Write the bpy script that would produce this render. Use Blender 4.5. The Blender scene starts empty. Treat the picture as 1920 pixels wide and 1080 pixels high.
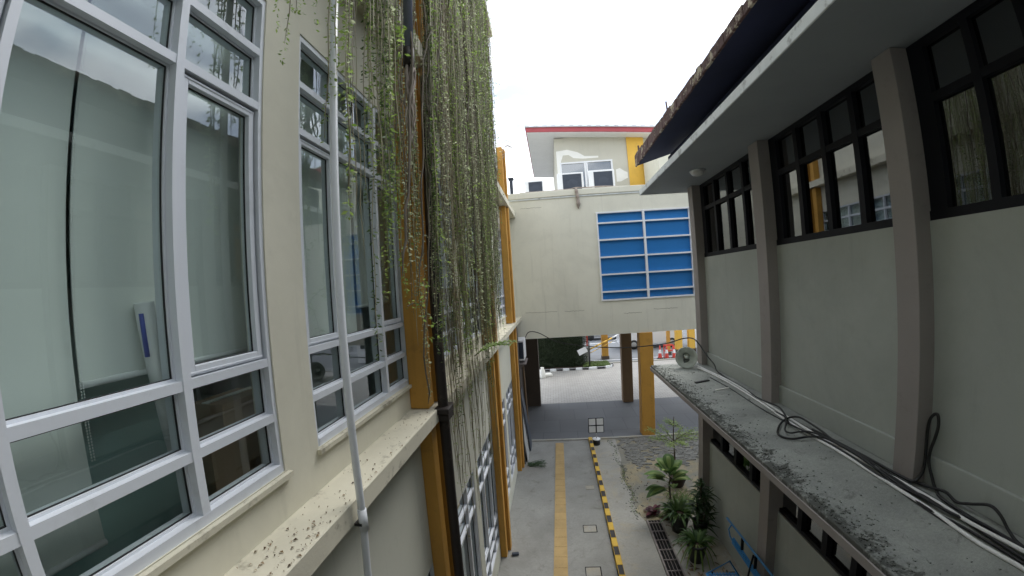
import bpy, bmesh, math, random
from mathutils import Vector, Matrix
R = math.radians
random.seed(7)
C = bpy.context.scene.collection
S = bpy.context.scene

# ------------------------------------------------------------------ camera (wide action-camera lens)
cd = bpy.data.cameras.new('camera')
cam = bpy.data.objects.new('camera', cd); C.objects.link(cam); S.camera = cam
cd.type = 'PANO'
cd.panorama_type = 'FISHEYE_LENS_POLYNOMIAL'
cd.fisheye_fov = R(170)
cd.sensor_width = 36.0; cd.sensor_height = 20.25; cd.sensor_fit = 'HORIZONTAL'
cd.fisheye_polynomial_k0 = 0.0
cd.fisheye_polynomial_k1 = -0.0740291273957013
cd.fisheye_polynomial_k2 = -0.00047151647886973467
cd.fisheye_polynomial_k3 = 0.00013883302871392326
cd.fisheye_polynomial_k4 = -3.830253357360288e-06
cd.clip_start = 0.02; cd.clip_end = 2000
yaw, pitch, roll = -0.10648023, -0.00943478, -0.06244343
cy, sy, cp, sp, cr, sr = math.cos(yaw), math.sin(yaw), math.cos(pitch), math.sin(pitch), math.cos(roll), math.sin(roll)
f = Vector((sy*cp, cy*cp, sp)); r0 = Vector((cy, -sy, 0)); u0 = r0.cross(f)
rr = cr*r0 + sr*u0; uu = -sr*r0 + cr*u0
CAMZ = 5.4
cam.matrix_world = Matrix(((rr.x, uu.x, -f.x, 0), (rr.y, uu.y, -f.y, 0), (rr.z, uu.z, -f.z, CAMZ), (0, 0, 0, 1)))

# ------------------------------------------------------------------ world, sun, exposure (bright overcast)
w = bpy.data.worlds.new('World'); S.world = w; w.use_nodes = True
nt = w.node_tree; nt.nodes.clear()
out = nt.nodes.new('ShaderNodeOutputWorld'); bg = nt.nodes.new('ShaderNodeBackground')
sky = nt.nodes.new('ShaderNodeTexSky'); sky.sky_type = 'NISHITA'; sky.sun_disc = False
sky.sun_elevation = R(58); sky.sun_rotation = R(35); sky.dust_density = 3; sky.air_density = 1.0
tc = nt.nodes.new('ShaderNodeTexCoord'); nz = nt.nodes.new('ShaderNodeTexNoise')
nz.inputs['Scale'].default_value = 2.2; nz.inputs['Detail'].default_value = 6; nz.inputs['Roughness'].default_value = .55
mp = nt.nodes.new('ShaderNodeMapping'); mp.inputs['Scale'].default_value = (1, 1, 2.6); mp.inputs['Location'].default_value = (3.1, 1.2, .4)
rp = nt.nodes.new('ShaderNodeValToRGB'); rp.color_ramp.elements[0].position = .42; rp.color_ramp.elements[0].color = (.14, .14, .14, 1)
rp.color_ramp.elements[1].position = .55; rp.color_ramp.elements[1].color = (.93, .93, .93, 1)
mx = nt.nodes.new('ShaderNodeMix'); mx.data_type = 'RGBA'
cl = nt.nodes.new('ShaderNodeRGB'); cl.outputs[0].default_value = (8.3, 8.6, 9.0, 1)
L = nt.links.new
L(tc.outputs['Generated'], mp.inputs[0]); L(mp.outputs[0], nz.inputs['Vector']); L(nz.outputs['Fac'], rp.inputs[0])
L(rp.outputs[0], mx.inputs['Factor']); sm_ = nt.nodes.new('ShaderNodeVectorMath'); sm_.operation = 'MULTIPLY'; sm_.inputs[1].default_value = (.50, .56, .62)
L(sky.outputs[0], sm_.inputs[0]); L(sm_.outputs[0], mx.inputs['A']); L(cl.outputs[0], mx.inputs['B'])
L(mx.outputs['Result'], bg.inputs[0]); L(bg.outputs[0], out.inputs[0])
bg.inputs[1].default_value = 0.15
sl = bpy.data.lights.new('sun', 'SUN'); sun = bpy.data.objects.new('sun', sl); C.objects.link(sun)
sl.energy = 0.6; sl.angle = R(25); sl.color = (1, .96, .9)
el, az = R(58), R(35)
d = Vector((math.sin(az)*math.cos(el), math.cos(az)*math.cos(el), math.sin(el)))
sun.rotation_euler = d.to_track_quat('Z', 'Y').to_euler(); sun.location = (0, 0, 40)
S.view_settings.view_transform = 'Standard'; S.view_settings.look = 'None'
S.view_settings.exposure = 1.18; S.view_settings.gamma = 1
S.cycles.max_bounces = 10; S.cycles.diffuse_bounces = 4; S.cycles.glossy_bounces = 4
S.cycles.transparent_max_bounces = 24; S.cycles.transmission_bounces = 6
S.cycles.use_denoising = True; S.cycles.sample_clamp_indirect = 4

# ------------------------------------------------------------------ materials
def new_mat(name):
    m = bpy.data.materials.new(name); m.use_nodes = True
    return m, m.node_tree, m.node_tree.nodes['Principled BSDF']

def noise(nt, scale, detail=4, rough=.6, vec=None, stretch=None, dist=0):
    n = nt.nodes.new('ShaderNodeTexNoise'); n.inputs['Scale'].default_value = scale
    n.inputs['Detail'].default_value = detail; n.inputs['Roughness'].default_value = rough; n.inputs['Distortion'].default_value = dist
    g = nt.nodes.new('ShaderNodeNewGeometry')
    if stretch:
        mp = nt.nodes.new('ShaderNodeMapping'); mp.inputs['Scale'].default_value = stretch
        nt.links.new(g.outputs['Position'], mp.inputs[0]); nt.links.new(mp.outputs[0], n.inputs['Vector'])
    else: nt.links.new(g.outputs['Position'], n.inputs['Vector'])
    return n.outputs['Fac']

def ramp(nt, x, stops):
    r = nt.nodes.new('ShaderNodeValToRGB'); e = r.color_ramp.elements
    while len(e) < len(stops): e.new(.5)
    for el_, (p, c) in zip(e, stops):
        el_.position = p; el_.color = (c, c, c, 1) if not hasattr(c, '__len__') else (*c, 1)
    nt.links.new(x, r.inputs[0]); return r.outputs[0]

def mixc(nt, fac, a, b, mode='MIX'):
    m = nt.nodes.new('ShaderNodeMix'); m.data_type = 'RGBA'; m.blend_type = mode
    for s, v in (('Factor', fac), ('A', a), ('B', b)):
        if hasattr(v, 'is_linked') or hasattr(v, 'links'): nt.links.new(v, m.inputs[s])
        elif s == 'Factor': m.inputs[s].default_value = v
        else: m.inputs[s].default_value = (*v, 1)
    return m.outputs['Result']

def bump(nt, bs, h, strength=.3, dist=.01):
    b = nt.nodes.new('ShaderNodeBump'); b.inputs['Strength'].default_value = strength; b.inputs['Distance'].default_value = dist
    nt.links.new(h, b.inputs['Height']); nt.links.new(b.outputs[0], bs.inputs['Normal'])

def paint(name, col, rough=.75, var=.10, streak=.0, dirt=.0, dirtcol=(.09, .08, .06), bmp=.15, scale=1.2, metallic=0, spec=None):
    m, nt, bs = new_mat(name)
    c = mixc(nt, ramp(nt, noise(nt, scale, 5), [(.3, 0), (.7, 1)]), tuple(v*(1-var) for v in col), tuple(min(1, v*(1+var)) for v in col))
    if streak:
        s = ramp(nt, noise(nt, 1, 5, .65, stretch=(9, 9, .5)), [(.57, 0), (.80, streak)])
        c = mixc(nt, s, c, tuple(v*.55 for v in col))
    if dirt:
        s = ramp(nt, noise(nt, 5, 7, .72), [(.55 if name != 'tile_edge' else .52, 0), (.66 if name != 'tile_edge' else .58, dirt)])
        c = mixc(nt, s, c, dirtcol)
    nt.links.new(c, bs.inputs['Base Color'])
    bs.inputs['Roughness'].default_value = rough; bs.inputs['Metallic'].default_value = metallic
    if spec is not None: bs.inputs['Specular IOR Level'].default_value = spec
    if bmp: bump(nt, bs, noise(nt, 60, 4), bmp, .003)
    return m

M = {}
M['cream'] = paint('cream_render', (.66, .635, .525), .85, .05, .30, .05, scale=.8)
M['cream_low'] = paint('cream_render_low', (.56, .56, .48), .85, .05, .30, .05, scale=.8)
M['bridge'] = paint('bridge_render', (.70, .685, .575), .85, .045, .35, .04, scale=.6)
M['ledge'] = paint('ledge_render', (.58, .55, .44), .9, .10, .15, .6, (.10, .085, .06), .4, 2)
M['orange'] = paint('orange_paint', (.52, .27, .045), .6, .10, .5, .25, (.12, .07, .03))
M['orange_dull'] = paint('dull_orange_paint', (.33, .18, .055), .7, .15, .6, .4, (.07, .05, .03))
M['rpanel'] = paint('grey_green_render', (.41, .435, .40), .8, .06, .25, .06, scale=.7)
M['rpil'] = paint('taupe_paint', (.30, .272, .258), .7, .06, .08, .15)
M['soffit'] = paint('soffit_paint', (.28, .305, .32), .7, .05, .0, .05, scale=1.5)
M['fascia'] = paint('pale_fascia', (.76, .80, .80), .8, .1, .0, .5, (.12, .12, .11), .3, 3)
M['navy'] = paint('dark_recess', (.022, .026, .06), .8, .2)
M['rusty'] = paint('rusty_tile_edge', (.10, .052, .042), .9, .4, 0, .5, (.03, .02, .02), bmp=.8, scale=9)
M['edge'] = paint('tile_edge', (.11, .06, .052), .9, .4, 0, .85, (.55, .49, .36), .8, 9)
M['white_frame'] = paint('white_aluminium', (.67, .70, .75), .38, .03, .10, .10, (.2, .18, .15), .03)
M['dark_frame'] = paint('dark_frame', (.008, .009, .013), .6, .1, spec=.2)
M['pvc'] = paint('white_pvc', (.66, .68, .71), .35, .06, .3, .2, (.2, .19, .16), .05)
M['pvc_grey'] = paint('grey_pvc', (.17, .19, .25), .4, .1, .3, 0, bmp=.05)
M['black_pipe'] = paint('stained_black_pipe', (.018, .013, .011), .6, .3, 0, .5, (.11, .08, .065), .5)
M['rubber'] = paint('black_rubber', (.012, .012, .013), .5, .2, bmp=.1)
M['conduit'] = paint('white_conduit', (.80, .80, .78), .45, .08, 0, .3, (.2, .19, .17), .05)
M['blue_film'] = paint('blue_panel', (.022, .19, .50), .5, .04, .0, 0, bmp=.05)
M['white'] = paint('white_gloss', (.75, .76, .77), .45, .04, .2, .08, bmp=.03)
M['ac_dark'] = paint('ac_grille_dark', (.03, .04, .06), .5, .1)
M['red'] = paint('red_fascia', (.36, .06, .07), .6, .08, .2)
M['roof_metal'] = paint('pale_roof_sheet', (.55, .56, .58), .5, .1, 0, .4, (.25, .25, .25))
M['yellow'] = paint('yellow_paint', (.72, .43, .06), .6, .08, .2, .15, (.2, .12, .04))
M['kerb_y'] = paint('kerb_yellow', (.62, .40, .06), .8, .12, 0, .3, (.15, .11, .06), .4, 5)
M['kerb_k'] = paint('kerb_black', (.035, .033, .035), .8, .25, 0, .3, (.12, .11, .10), .4, 5)
M['col_brown'] = paint('column_brown', (.16, .10, .05), .7, .1, .3)
M['brown_dark'] = paint('dark_brown_paint', (.085, .065, .05), .7, .12, .3)
M['teal_in'] = paint('room_wall', (.55, .64, .64), .9, .05)
M['blind'] = paint('blind_fabric', (.80, .83, .80), .95, .03, .0, 0, bmp=.02)
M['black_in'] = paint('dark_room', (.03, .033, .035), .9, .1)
M['card'] = paint('cardboard', (.42, .30, .20), .9, .12, .1)
M['steel'] = paint('grate_steel', (.22, .19, .18), .6, .3, 0, .5, (.07, .05, .04), .3, 8)
M['drain_dark'] = paint('drain_dark', (.008, .007, .007), 1, .1)
M['bench_blue'] = paint('bench_blue', (.04, .24, .55), .35, .08)
M['terracotta'] = paint('dark_pot', (.02, .022, .022), .5, .3)
M['clay'] = paint('clay_pot', (.03, .018, .017), .7, .2)
M['soil'] = paint('soil', (.06, .042, .03), 1, .3, bmp=.6)
M['trunk'] = paint('bark', (.12, .10, .075), .9, .2, bmp=.6, scale=9)
M['horn'] = paint('horn_grey', (.66, .70, .64), .4, .04, 0, .15, (.2, .2, .17), .03)
M['horn_dark'] = paint('horn_inner', (.16, .17, .155), .5, .1)
M['tyre'] = paint('tyre', (.02, .02, .02), .8, .1)
M['car_white'] = paint('car_white', (.75, .76, .77), .2, .02, bmp=0)
M['car_glass'] = paint('car_glass', (.02, .025, .03), .08, .1, bmp=0)
M['traffic_red'] = paint('traffic_red', (.6, .06, .04), .5, .1)
M['blue_paint'] = paint('blue_paint', (.05, .08, .40), .5, .1)
M['roots'] = paint('pale_roots', (.33, .28, .24), .95, .25, bmp=.5, scale=9)
M['lamp'] = paint('lamp_glass', (.62, .62, .6), .35, .03)
M['board'] = paint('board_grey', (.33, .33, .32), .7, .1)
M['board_teal'] = paint('teal_board', (.40, .58, .56), .6, .04)
M['upper'] = paint('upper_render', (.52, .50, .42), .85, .05, .2)
M['patch'] = paint('pale_plaster_patch', (.80, .79, .74), .85, .06)

def leafmat(name, a, b, t=.25):
    m, nt, bs = new_mat(name)
    at = nt.nodes.new('ShaderNodeNewGeometry')
    c = mixc(nt, at.outputs['Random Per Island'], a, b)
    nt.links.new(c, bs.inputs['Base Color']); bs.inputs['Roughness'].default_value = .55
    tr = nt.nodes.new('ShaderNodeBsdfTranslucent'); nt.links.new(c, tr.inputs[0])
    ms = nt.nodes.new('ShaderNodeMixShader'); ms.inputs[0].default_value = t
    o = nt.nodes['Material Output']
    nt.links.new(bs.outputs[0], ms.inputs[1]); nt.links.new(tr.outputs[0], ms.inputs[2]); nt.links.new(ms.outputs[0], o.inputs[0])
    return m
M['vine_leaf'] = leafmat('vine_leaf', (.15, .25, .045), (.38, .50, .14), .5)
M['vine_pale'] = leafmat('vine_pale', (.34, .40, .22), (.66, .70, .46), .5)
M['vine_deep'] = leafmat('vine_deep', (.05, .09, .025), (.13, .20, .06), .25)
M['vine_dry'] = leafmat('vine_dry', (.14, .10, .06), (.44, .35, .22), .2)
M['vine_stem'] = leafmat('vine_stem', (.09, .075, .04), (.42, .38, .25), .1)
M['leaf_mid'] = leafmat('leaf_mid', (.03, .085, .02), (.12, .21, .05), .3)
M['leaf_pale'] = leafmat('leaf_pale', (.16, .26, .06), (.30, .38, .12), .4)
M['leaf_dark'] = leafmat('leaf_dark', (.018, .045, .014), (.05, .10, .03))
M['leaf_red'] = leafmat('leaf_red', (.05, .008, .016), (.13, .02, .03))
M['leaf_hedge'] = leafmat('leaf_hedge', (.012, .022, .010), (.035, .055, .02), .1)
M['leaf_fallen'] = leafmat('leaf_fallen', (.05, .03, .015), (.28, .19, .10), .1)
M['grassm'] = leafmat('grass_blade', (.08, .14, .03), (.17, .24, .06), .3)

def glass(name, tint, ior=1.6, mult=1.0, rough=0.0):
    m, nt, bs = new_mat(name); nt.nodes.remove(bs)
    o = nt.nodes['Material Output']
    t = nt.nodes.new('ShaderNodeBsdfTransparent'); t.inputs[0].default_value = (*tint, 1)
    g = nt.nodes.new('ShaderNodeBsdfGlossy'); g.inputs['Roughness'].default_value = rough; g.inputs[0].default_value = (.93, .97, 1, 1)
    fr = nt.nodes.new('ShaderNodeFresnel'); fr.inputs[0].default_value = ior
    ge = nt.nodes.new('ShaderNodeNewGeometry')
    a = nt.nodes.new('ShaderNodeMath'); a.operation = 'SUBTRACT'; a.inputs[0].default_value = mult
    b = nt.nodes.new('ShaderNodeMath'); b.operation = 'MULTIPLY'; b.use_clamp = True
    mm = nt.nodes.new('ShaderNodeMath'); mm.operation = 'MULTIPLY'; mm.inputs[1].default_value = mult
    nt.links.new(ge.outputs['Backfacing'], mm.inputs[0]); nt.links.new(mm.outputs[0], a.inputs[1])
    nt.links.new(a.outputs[0], b.inputs[0]); nt.links.new(fr.outputs[0], b.inputs[1])
    ms = nt.nodes.new('ShaderNodeMixShader')
    nt.links.new(b.outputs[0], ms.inputs[0]); nt.links.new(t.outputs[0], ms.inputs[1]); nt.links.new(g.outputs[0], ms.inputs[2])
    nt.links.new(ms.outputs[0], o.inputs[0])
    # faint waviness of real panes
    bp = nt.nodes.new('ShaderNodeBump'); bp.inputs['Strength'].default_value = .004; bp.inputs['Distance'].default_value = .01
    nt.links.new(noise(nt, 2.5, 1), bp.inputs['Height']); nt.links.new(bp.outputs[0], g.inputs['Normal'])
    return m
M['glass_l'] = glass('tinted_glass', (.90, .935, .92), 1.8, 1.3)
M['glass_r'] = glass('dark_glass', (.34, .37, .41), 2.15, 1.45)

def concrete(name, a, b, stain=(.12, .11, .09), sfac=.5, scale=1.0, bm=.4, crack=1.0):
    m, nt, bs = new_mat(name)
    c = mixc(nt, ramp(nt, noise(nt, 1.1*scale, 6, .6), [(.32, 0), (.68, 1)]), a, b)
    c = mixc(nt, ramp(nt, noise(nt, 22*scale, 6, .7), [(.35, .0), (.7, .35)]), c, tuple(v*.6 for v in a))
    c = mixc(nt, ramp(nt, noise(nt, 3.1*scale, 8, .75, dist=.6), [(.56, 0), (.68, sfac)]), c, stain)
    # hairline cracks
    v = nt.nodes.new('ShaderNodeTexVoronoi'); v.feature = 'DISTANCE_TO_EDGE'; v.inputs['Scale'].default_value = .45*scale
    g = nt.nodes.new('ShaderNodeNewGeometry'); nn = nt.nodes.new('ShaderNodeTexNoise'); nn.inputs['Scale'].default_value = 3
    nt.links.new(g.outputs['Position'], nn.inputs['Vector'])
    va = nt.nodes.new('ShaderNodeVectorMath'); va.operation = 'MULTIPLY_ADD'; va.inputs[1].default_value = (.5, .5, .5)
    nt.links.new(nn.outputs['Color'], va.inputs[0]); nt.links.new(g.outputs['Position'], va.inputs[2]); nt.links.new(va.outputs[0], v.inputs['Vector'])
    c = mixc(nt, ramp(nt, v.outputs['Distance'], [(0.0, .16*crack), (.008, 0)]), c, (.07, .065, .06))
    nt.links.new(c, bs.inputs['Base Color']); bs.inputs['Roughness'].default_value = .85
    bump(nt, bs, noise(nt, 30*scale, 8, .7), bm, .006)
    return m
M['concrete'] = concrete('path_concrete', (.25, .25, .232), (.335, .335, .312))
M['concrete2'] = concrete('side_concrete', (.30, .295, .265), (.39, .38, .34), (.20, .17, .12), .6)
M['slab'] = concrete('ledge_concrete', (.25, .265, .245), (.42, .435, .40), (.07, .073, .065), .7, 1.6, .8, 0)
def edge_wear(m, x0, x1):
    nt = m.node_tree; bs = nt.nodes['Principled BSDF']; src = bs.inputs['Base Color'].links[0].from_socket
    g = nt.nodes.new('ShaderNodeNewGeometry'); sp = nt.nodes.new('ShaderNodeSeparateXYZ'); nt.links.new(g.outputs['Position'], sp.inputs[0])
    mr = nt.nodes.new('ShaderNodeMapRange'); mr.inputs['From Min'].default_value = x0; mr.inputs['From Max'].default_value = x1
    mr.inputs['To Min'].default_value = .17; mr.inputs['To Max'].default_value = -.12; nt.links.new(sp.outputs['X'], mr.inputs['Value'])
    ad = nt.nodes.new('ShaderNodeMath'); ad.operation = 'ADD'; nt.links.new(noise(nt, 7, 9, .75, dist=.4), ad.inputs[0]); nt.links.new(mr.outputs[0], ad.inputs[1])
    c = mixc(nt, ramp(nt, ad.outputs[0], [(.56, 0), (.66, .9)]), src, (.06, .063, .055)); nt.links.new(c, bs.inputs['Base Color'])
edge_wear(M['slab'], 2.0, 2.45)
def patches(m, col, sc, lo, hi, amt):
    nt = m.node_tree; bs = nt.nodes['Principled BSDF']; src = bs.inputs['Base Color'].links[0].from_socket
    nt.links.new(mixc(nt, ramp(nt, noise(nt, sc, 7, .7, dist=.5), [(lo, 0), (hi, amt)]), src, col), bs.inputs['Base Color'])
M['dirt'] = concrete('sandy_dirt', (.24, .215, .15), (.40, .335, .20), (.13, .125, .10), .9, 1.5, 1.0)
patches(M['concrete2'], (.40, .34, .225), .9, .50, .62, .55); patches(M['concrete'], (.17, .17, .155), .9, .48, .72, .5); patches(M['bridge'], (.50, .49, .41), .45, .46, .70, .5); patches(M['rpanel'], (.30, .32, .29), .6, .46, .68, .5); patches(M['cream'], (.50, .48, .39), .5, .46, .70, .5)
patches(M['dirt'], (.20, .20, .175), 1.3, .44, .56, .85); patches(M['dirt'], (.10, .12, .06), 2.6, .60, .68, .5)
M['asphalt'] = paint('asphalt', (.17, .18, .19), .9, .08, bmp=.4)
M['ground'] = paint('ground', (.18, .17, .14), .95, .15, bmp=.4, scale=.3)
M['weedy'] = concrete('broken_paving', (.15, .15, .135), (.25, .245, .22), (.05, .055, .035), .9, 3, 1.0)

def bricks(name, a, b, mortar, sx, sy_, mort=.02, rot=0):
    m, nt, bs = new_mat(name)
    t = nt.nodes.new('ShaderNodeTexBrick'); g = nt.nodes.new('ShaderNodeNewGeometry')
    mp = nt.nodes.new('ShaderNodeMapping'); mp.inputs['Rotation'].default_value = (0, 0, rot)
    nt.links.new(g.outputs['Position'], mp.inputs[0]); nt.links.new(mp.outputs[0], t.inputs['Vector'])
    t.inputs['Color1'].default_value = (*a, 1); t.inputs['Color2'].default_value = (*b, 1); t.inputs['Mortar'].default_value = (*mortar, 1)
    t.inputs['Scale'].default_value = 1; t.inputs['Brick Width'].default_value = sx; t.inputs['Row Height'].default_value = sy_
    t.inputs['Mortar Size'].default_value = mort
    c = mixc(nt, ramp(nt, noise(nt, .5, 5), [(.35, .0), (.7, .5)]), t.outputs['Color'], tuple(v*.7 for v in a))
    nt.links.new(c, bs.inputs['Base Color']); bs.inputs['Roughness'].default_value = .75
    bump(nt, bs, t.outputs['Fac'], -.3, .004)
    return m
M['paver'] = bricks('yard_paver', (.33, .32, .30), (.40, .385, .36), (.20, .19, .17), .25, .125, .012)
M['tile'] = bricks('dark_tile', (.112, .118, .125), (.13, .137, .145), (.075, .078, .082), 1.2, 1.2, .012)
M['tactile'] = paint('tactile_tile', (.44, .31, .135), .8, .12, 0, .25, (.24, .19, .12), .3, 3)

# ------------------------------------------------------------------ mesh helpers
class MB:
    def __init__(s): s.v = []; s.f = []; s.mi = []; s.sm = []
    def add(s, vs, fs, mi=0, smooth=False):
        b = len(s.v); s.v += [tuple(p) for p in vs]; s.f += [tuple(i+b for i in q) for q in fs]
        s.mi += [mi]*len(fs); s.sm += [smooth]*len(fs); return s
    def box(s, x0, x1, y0, y1, z0, z1, mi=0):
        vs = [(x, y, z) for x in (x0, x1) for y in (y0, y1) for z in (z0, z1)]
        return s.add(vs, [(0, 1, 3, 2), (4, 6, 7, 5), (0, 4, 5, 1), (2, 3, 7, 6), (0, 2, 6, 4), (1, 5, 7, 3)], mi)
    def obox(s, c, size, rot, mi=0):   # oriented box
        m = rot.to_matrix() if hasattr(rot, 'to_matrix') else rot
        hx, hy, hz = [q/2 for q in size]; c = Vector(c)
        vs = [c + m @ Vector((x, y, z)) for x in (-hx, hx) for y in (-hy, hy) for z in (-hz, hz)]
        return s.add(vs, [(0, 1, 3, 2), (4, 6, 7, 5), (0, 4, 5, 1), (2, 3, 7, 6), (0, 2, 6, 4), (1, 5, 7, 3)], mi)
    def tube(s, pts, r, n=10, mi=0, cap=True, smooth=True):
        pts = [Vector(p) for p in pts]; rs = r if hasattr(r, '__len__') else [r]*len(pts)
        vs = []; up = Vector((0, 0, 1)); ref = None
        for i, p in enumerate(pts):
            t = (pts[min(i+1, len(pts)-1)] - pts[max(i-1, 0)]).normalized()
            if ref is None:
                ref = t.cross(up); ref = t.cross(Vector((1, 0, 0))) if ref.length < .05 else ref
            ref = (ref - t*ref.dot(t)).normalized(); bi = t.cross(ref)
            for k in range(n):
                a = 2*math.pi*k/n; vs.append(p + (ref*math.cos(a) + bi*math.sin(a))*rs[i])
        fs = [(i*n+k, i*n+(k+1) % n, (i+1)*n+(k+1) % n, (i+1)*n+k) for i in range(len(pts)-1) for k in range(n)]
        s.add(vs, fs, mi, smooth)
        if cap:
            b = len(s.v)-len(vs); s.f.append(tuple(b+k for k in reversed(range(n)))); s.f.append(tuple(b+(len(pts)-1)*n+k for k in range(n)))
            s.mi += [mi, mi]; s.sm += [False, False]
        return s
    def lathe(s, prof, org, axis, n=32, mi=0):   # prof: list of (radius, distance along axis)
        axis = Vector(axis).normalized(); a = axis.orthogonal().normalized(); b = axis.cross(a); org = Vector(org)
        vs = [org + axis*h + (a*math.cos(2*math.pi*k/n) + b*math.sin(2*math.pi*k/n))*r for r, h in prof for k in range(n)]
        fs = [(i*n+k, i*n+(k+1) % n, (i+1)*n+(k+1) % n, (i+1)*n+k) for i in range(len(prof)-1) for k in range(n)]
        return s.add(vs, fs, mi, True)
    def prism(s, poly, axis, a0, a1, mi=0):   # poly 2d extruded on axis 'x','y','z'
        n = len(poly)
        def P(p, a): return {'x': (a, p[0], p[1]), 'y': (p[0], a, p[1]), 'z': (p[0], p[1], a)}[axis]
        vs = [P(p, a0) for p in poly] + [P(p, a1) for p in poly]
        fs = [tuple(range(n)), tuple(reversed(range(n, 2*n)))] + [(i, i+n, (i+1) % n+n, (i+1) % n) for i in range(n)]
        return s.add(vs, fs, mi)
    def build(s, name, mats, parent=None, bevel=0, fix=True):
        me = bpy.data.meshes.new(name); me.from_pydata(s.v, [], s.f)
        mats = mats if isinstance(mats, (list, tuple)) else [mats]
        for m in mats: me.materials.append(M[m] if isinstance(m, str) else m)
        me.polygons.foreach_set('material_index', s.mi); me.polygons.foreach_set('use_smooth', s.sm)
        if (fix and len(s.f) < 20000) or bevel:
            bm = bmesh.new(); bm.from_mesh(me)
            if fix: bmesh.ops.recalc_face_normals(bm, faces=bm.faces)
            if bevel: bmesh.ops.bevel(bm, geom=[e for e in bm.edges if len(e.link_faces) == 2 and e.calc_face_angle(0) > .5], offset=bevel, segments=1, affect='EDGES', clamp_overlap=True)
            bm.to_mesh(me); bm.free()
        me.update()
        o = bpy.data.objects.new(name, me); C.objects.link(o)
        if parent: o.parent = parent
        return o

def tag(o, label=None, cat=None, group=None, kind=None):
    for k, v in (('label', label), ('category', cat), ('group', group), ('kind', kind)):
        if v: o[k] = v
    return o
def thing(name, label, cat, loc=(0, 0, 0), group=None):
    o = bpy.data.objects.new(name, None); C.objects.link(o); o.location = loc; o.empty_display_size = .1
    return tag(o, label, cat, group)
def struct(name, mb, mats, label=None):
    return tag(mb.build(name, mats), label, None, None, 'structure')
def clone(o, parent=None):
    c = o.copy(); C.objects.link(c); c.parent = parent
    for ch in list(o.children): clone(ch, c)
    return c

# ================================================================== SETTING
g = MB(); g.add([(-400, -400, -.02), (400, -400, -.02), (400, 400, -.02), (-400, 400, -.02)], [(0, 1, 2, 3)])
struct('ground', g, 'ground')
struct('concrete_path', MB().box(-1.34, .93, -8, 12.6, -.3, 0.0), 'concrete')
def rag(pts, z0, z1): return MB().prism(pts, 'z', z0, z1)
struct('side_pavement', rag([(1.05, -8), (1.80, -8), (1.80, 7.9), (1.66, 8.3), (1.70, 9.1), (1.60, 10.1), (1.78, 11.0), (1.84, 12.58), (1.05, 12.58)], -.3, -.004), 'concrete2')
struct('bare_soil', rag([(1.70, 7.96), (3.4, 8.01), (6.5, 8.0), (6.5, 12.58), (1.62, 12.58), (1.55, 10.1), (1.6, 8.4)], -.3, -.012), 'dirt')
pv = MB()
rnd = random.Random(3)
for i in range(36):
    for j in range(22):
        x = 1.86 + i*.125 + (.06 if j % 2 else 0) + rnd.uniform(-.012, .012); y = 10.3 + j*.105 + rnd.uniform(-.012, .012)
        if y < 10.9+.25*math.sin(x*5)+rnd.uniform(-.1, .2)-.35 or rnd.random() < .10 or x < 1.95+rnd.uniform(-.1, .12): continue
        pv.obox((x, y, -.016+rnd.uniform(-.012, .006)), (.117, .098, .05), Matrix.Rotation(rnd.uniform(-.12, .12), 3, 'Z'))
tag(pv.build('loose_paving', 'weedy', None, .004), 'grey broken paving blocks laid in the soil beside the yellow column', None, None, 'structure')
struct('wall_side_strip', MB().box(2.14, 3.16, -8, 8.0, -.3, 0.0), 'concrete2')
struct('covered_floor', MB().box(-1.6, 12, 12.6, 16.5, -.3, .03), 'tile')
struct('floor_edge', MB().box(-1.4, 12, 12.5, 12.6, -.3, .036), 'concrete2')
struct('paved_yard', MB().box(-12, 30, 16.5, 24.1, -.3, .004), 'paver')
struct('yard_kerb', MB().box(-12, 30, 24.1, 24.3, -.3, .05), 'concrete2')
struct('road', MB().box(-60, 90, 24.3, 40, -.3, 0), 'asphalt')
rl = MB(); rl.box(-60, 90, 25.1, 25.2, 0.0, .006)
for i in range(20): rl.box(-40+i*6, -37+i*6, 31.9, 32.05, 0, .006)
struct('road_markings', rl, 'white')
# tactile strip
tp = MB()
n = 63
for i in range(n):
    y0 = -6.6 + i*.305; y1 = y0+.3025
    if y0 > 12.2: break
    x0 = -.235 + .0105*(y0-6.4)
    tp.box(x0, x0+.265, y0, y1, -.01, .012)
    for k in range(4): tp.box(x0+.03+k*.062, x0+.05+k*.062, y0+.01, y1-.01, .012, .017)
struct('tactile_paving', tp, 'tactile')
kb = MB()
for i in range(44):
    y0 = 12.5 - (i+1)*.262
    kb.box(.935, 1.05, y0+.003, y0+.26, -.1, .10 + rnd.uniform(-.004, .004), i % 2)
tag(kb.build('painted_kerb', ['kerb_y', 'kerb_k'], None, .008), 'low kerb painted in yellow and black blocks along the path', None, None, 'structure')

# ================================================================== LEFT BUILDING
XU, XL, XF = -1.334, -1.28, -1.084
lb = thing('classroom_building', 'long cream building with orange pilasters and white framed windows on the left', 'building', (XU, 3, 0))
def part(mb, name, mats, parent, bevel=0):
    o = mb.build(name, mats, None, bevel); o.parent = parent
    o.matrix_parent_inverse = Matrix.Translation(-parent.location) if parent.parent is None else o.matrix_parent_inverse
    return o
def sub(mb, name, mats, parent, bevel=0):
    o = mb.build(name, mats, None, bevel); o.parent = parent
    return o
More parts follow.
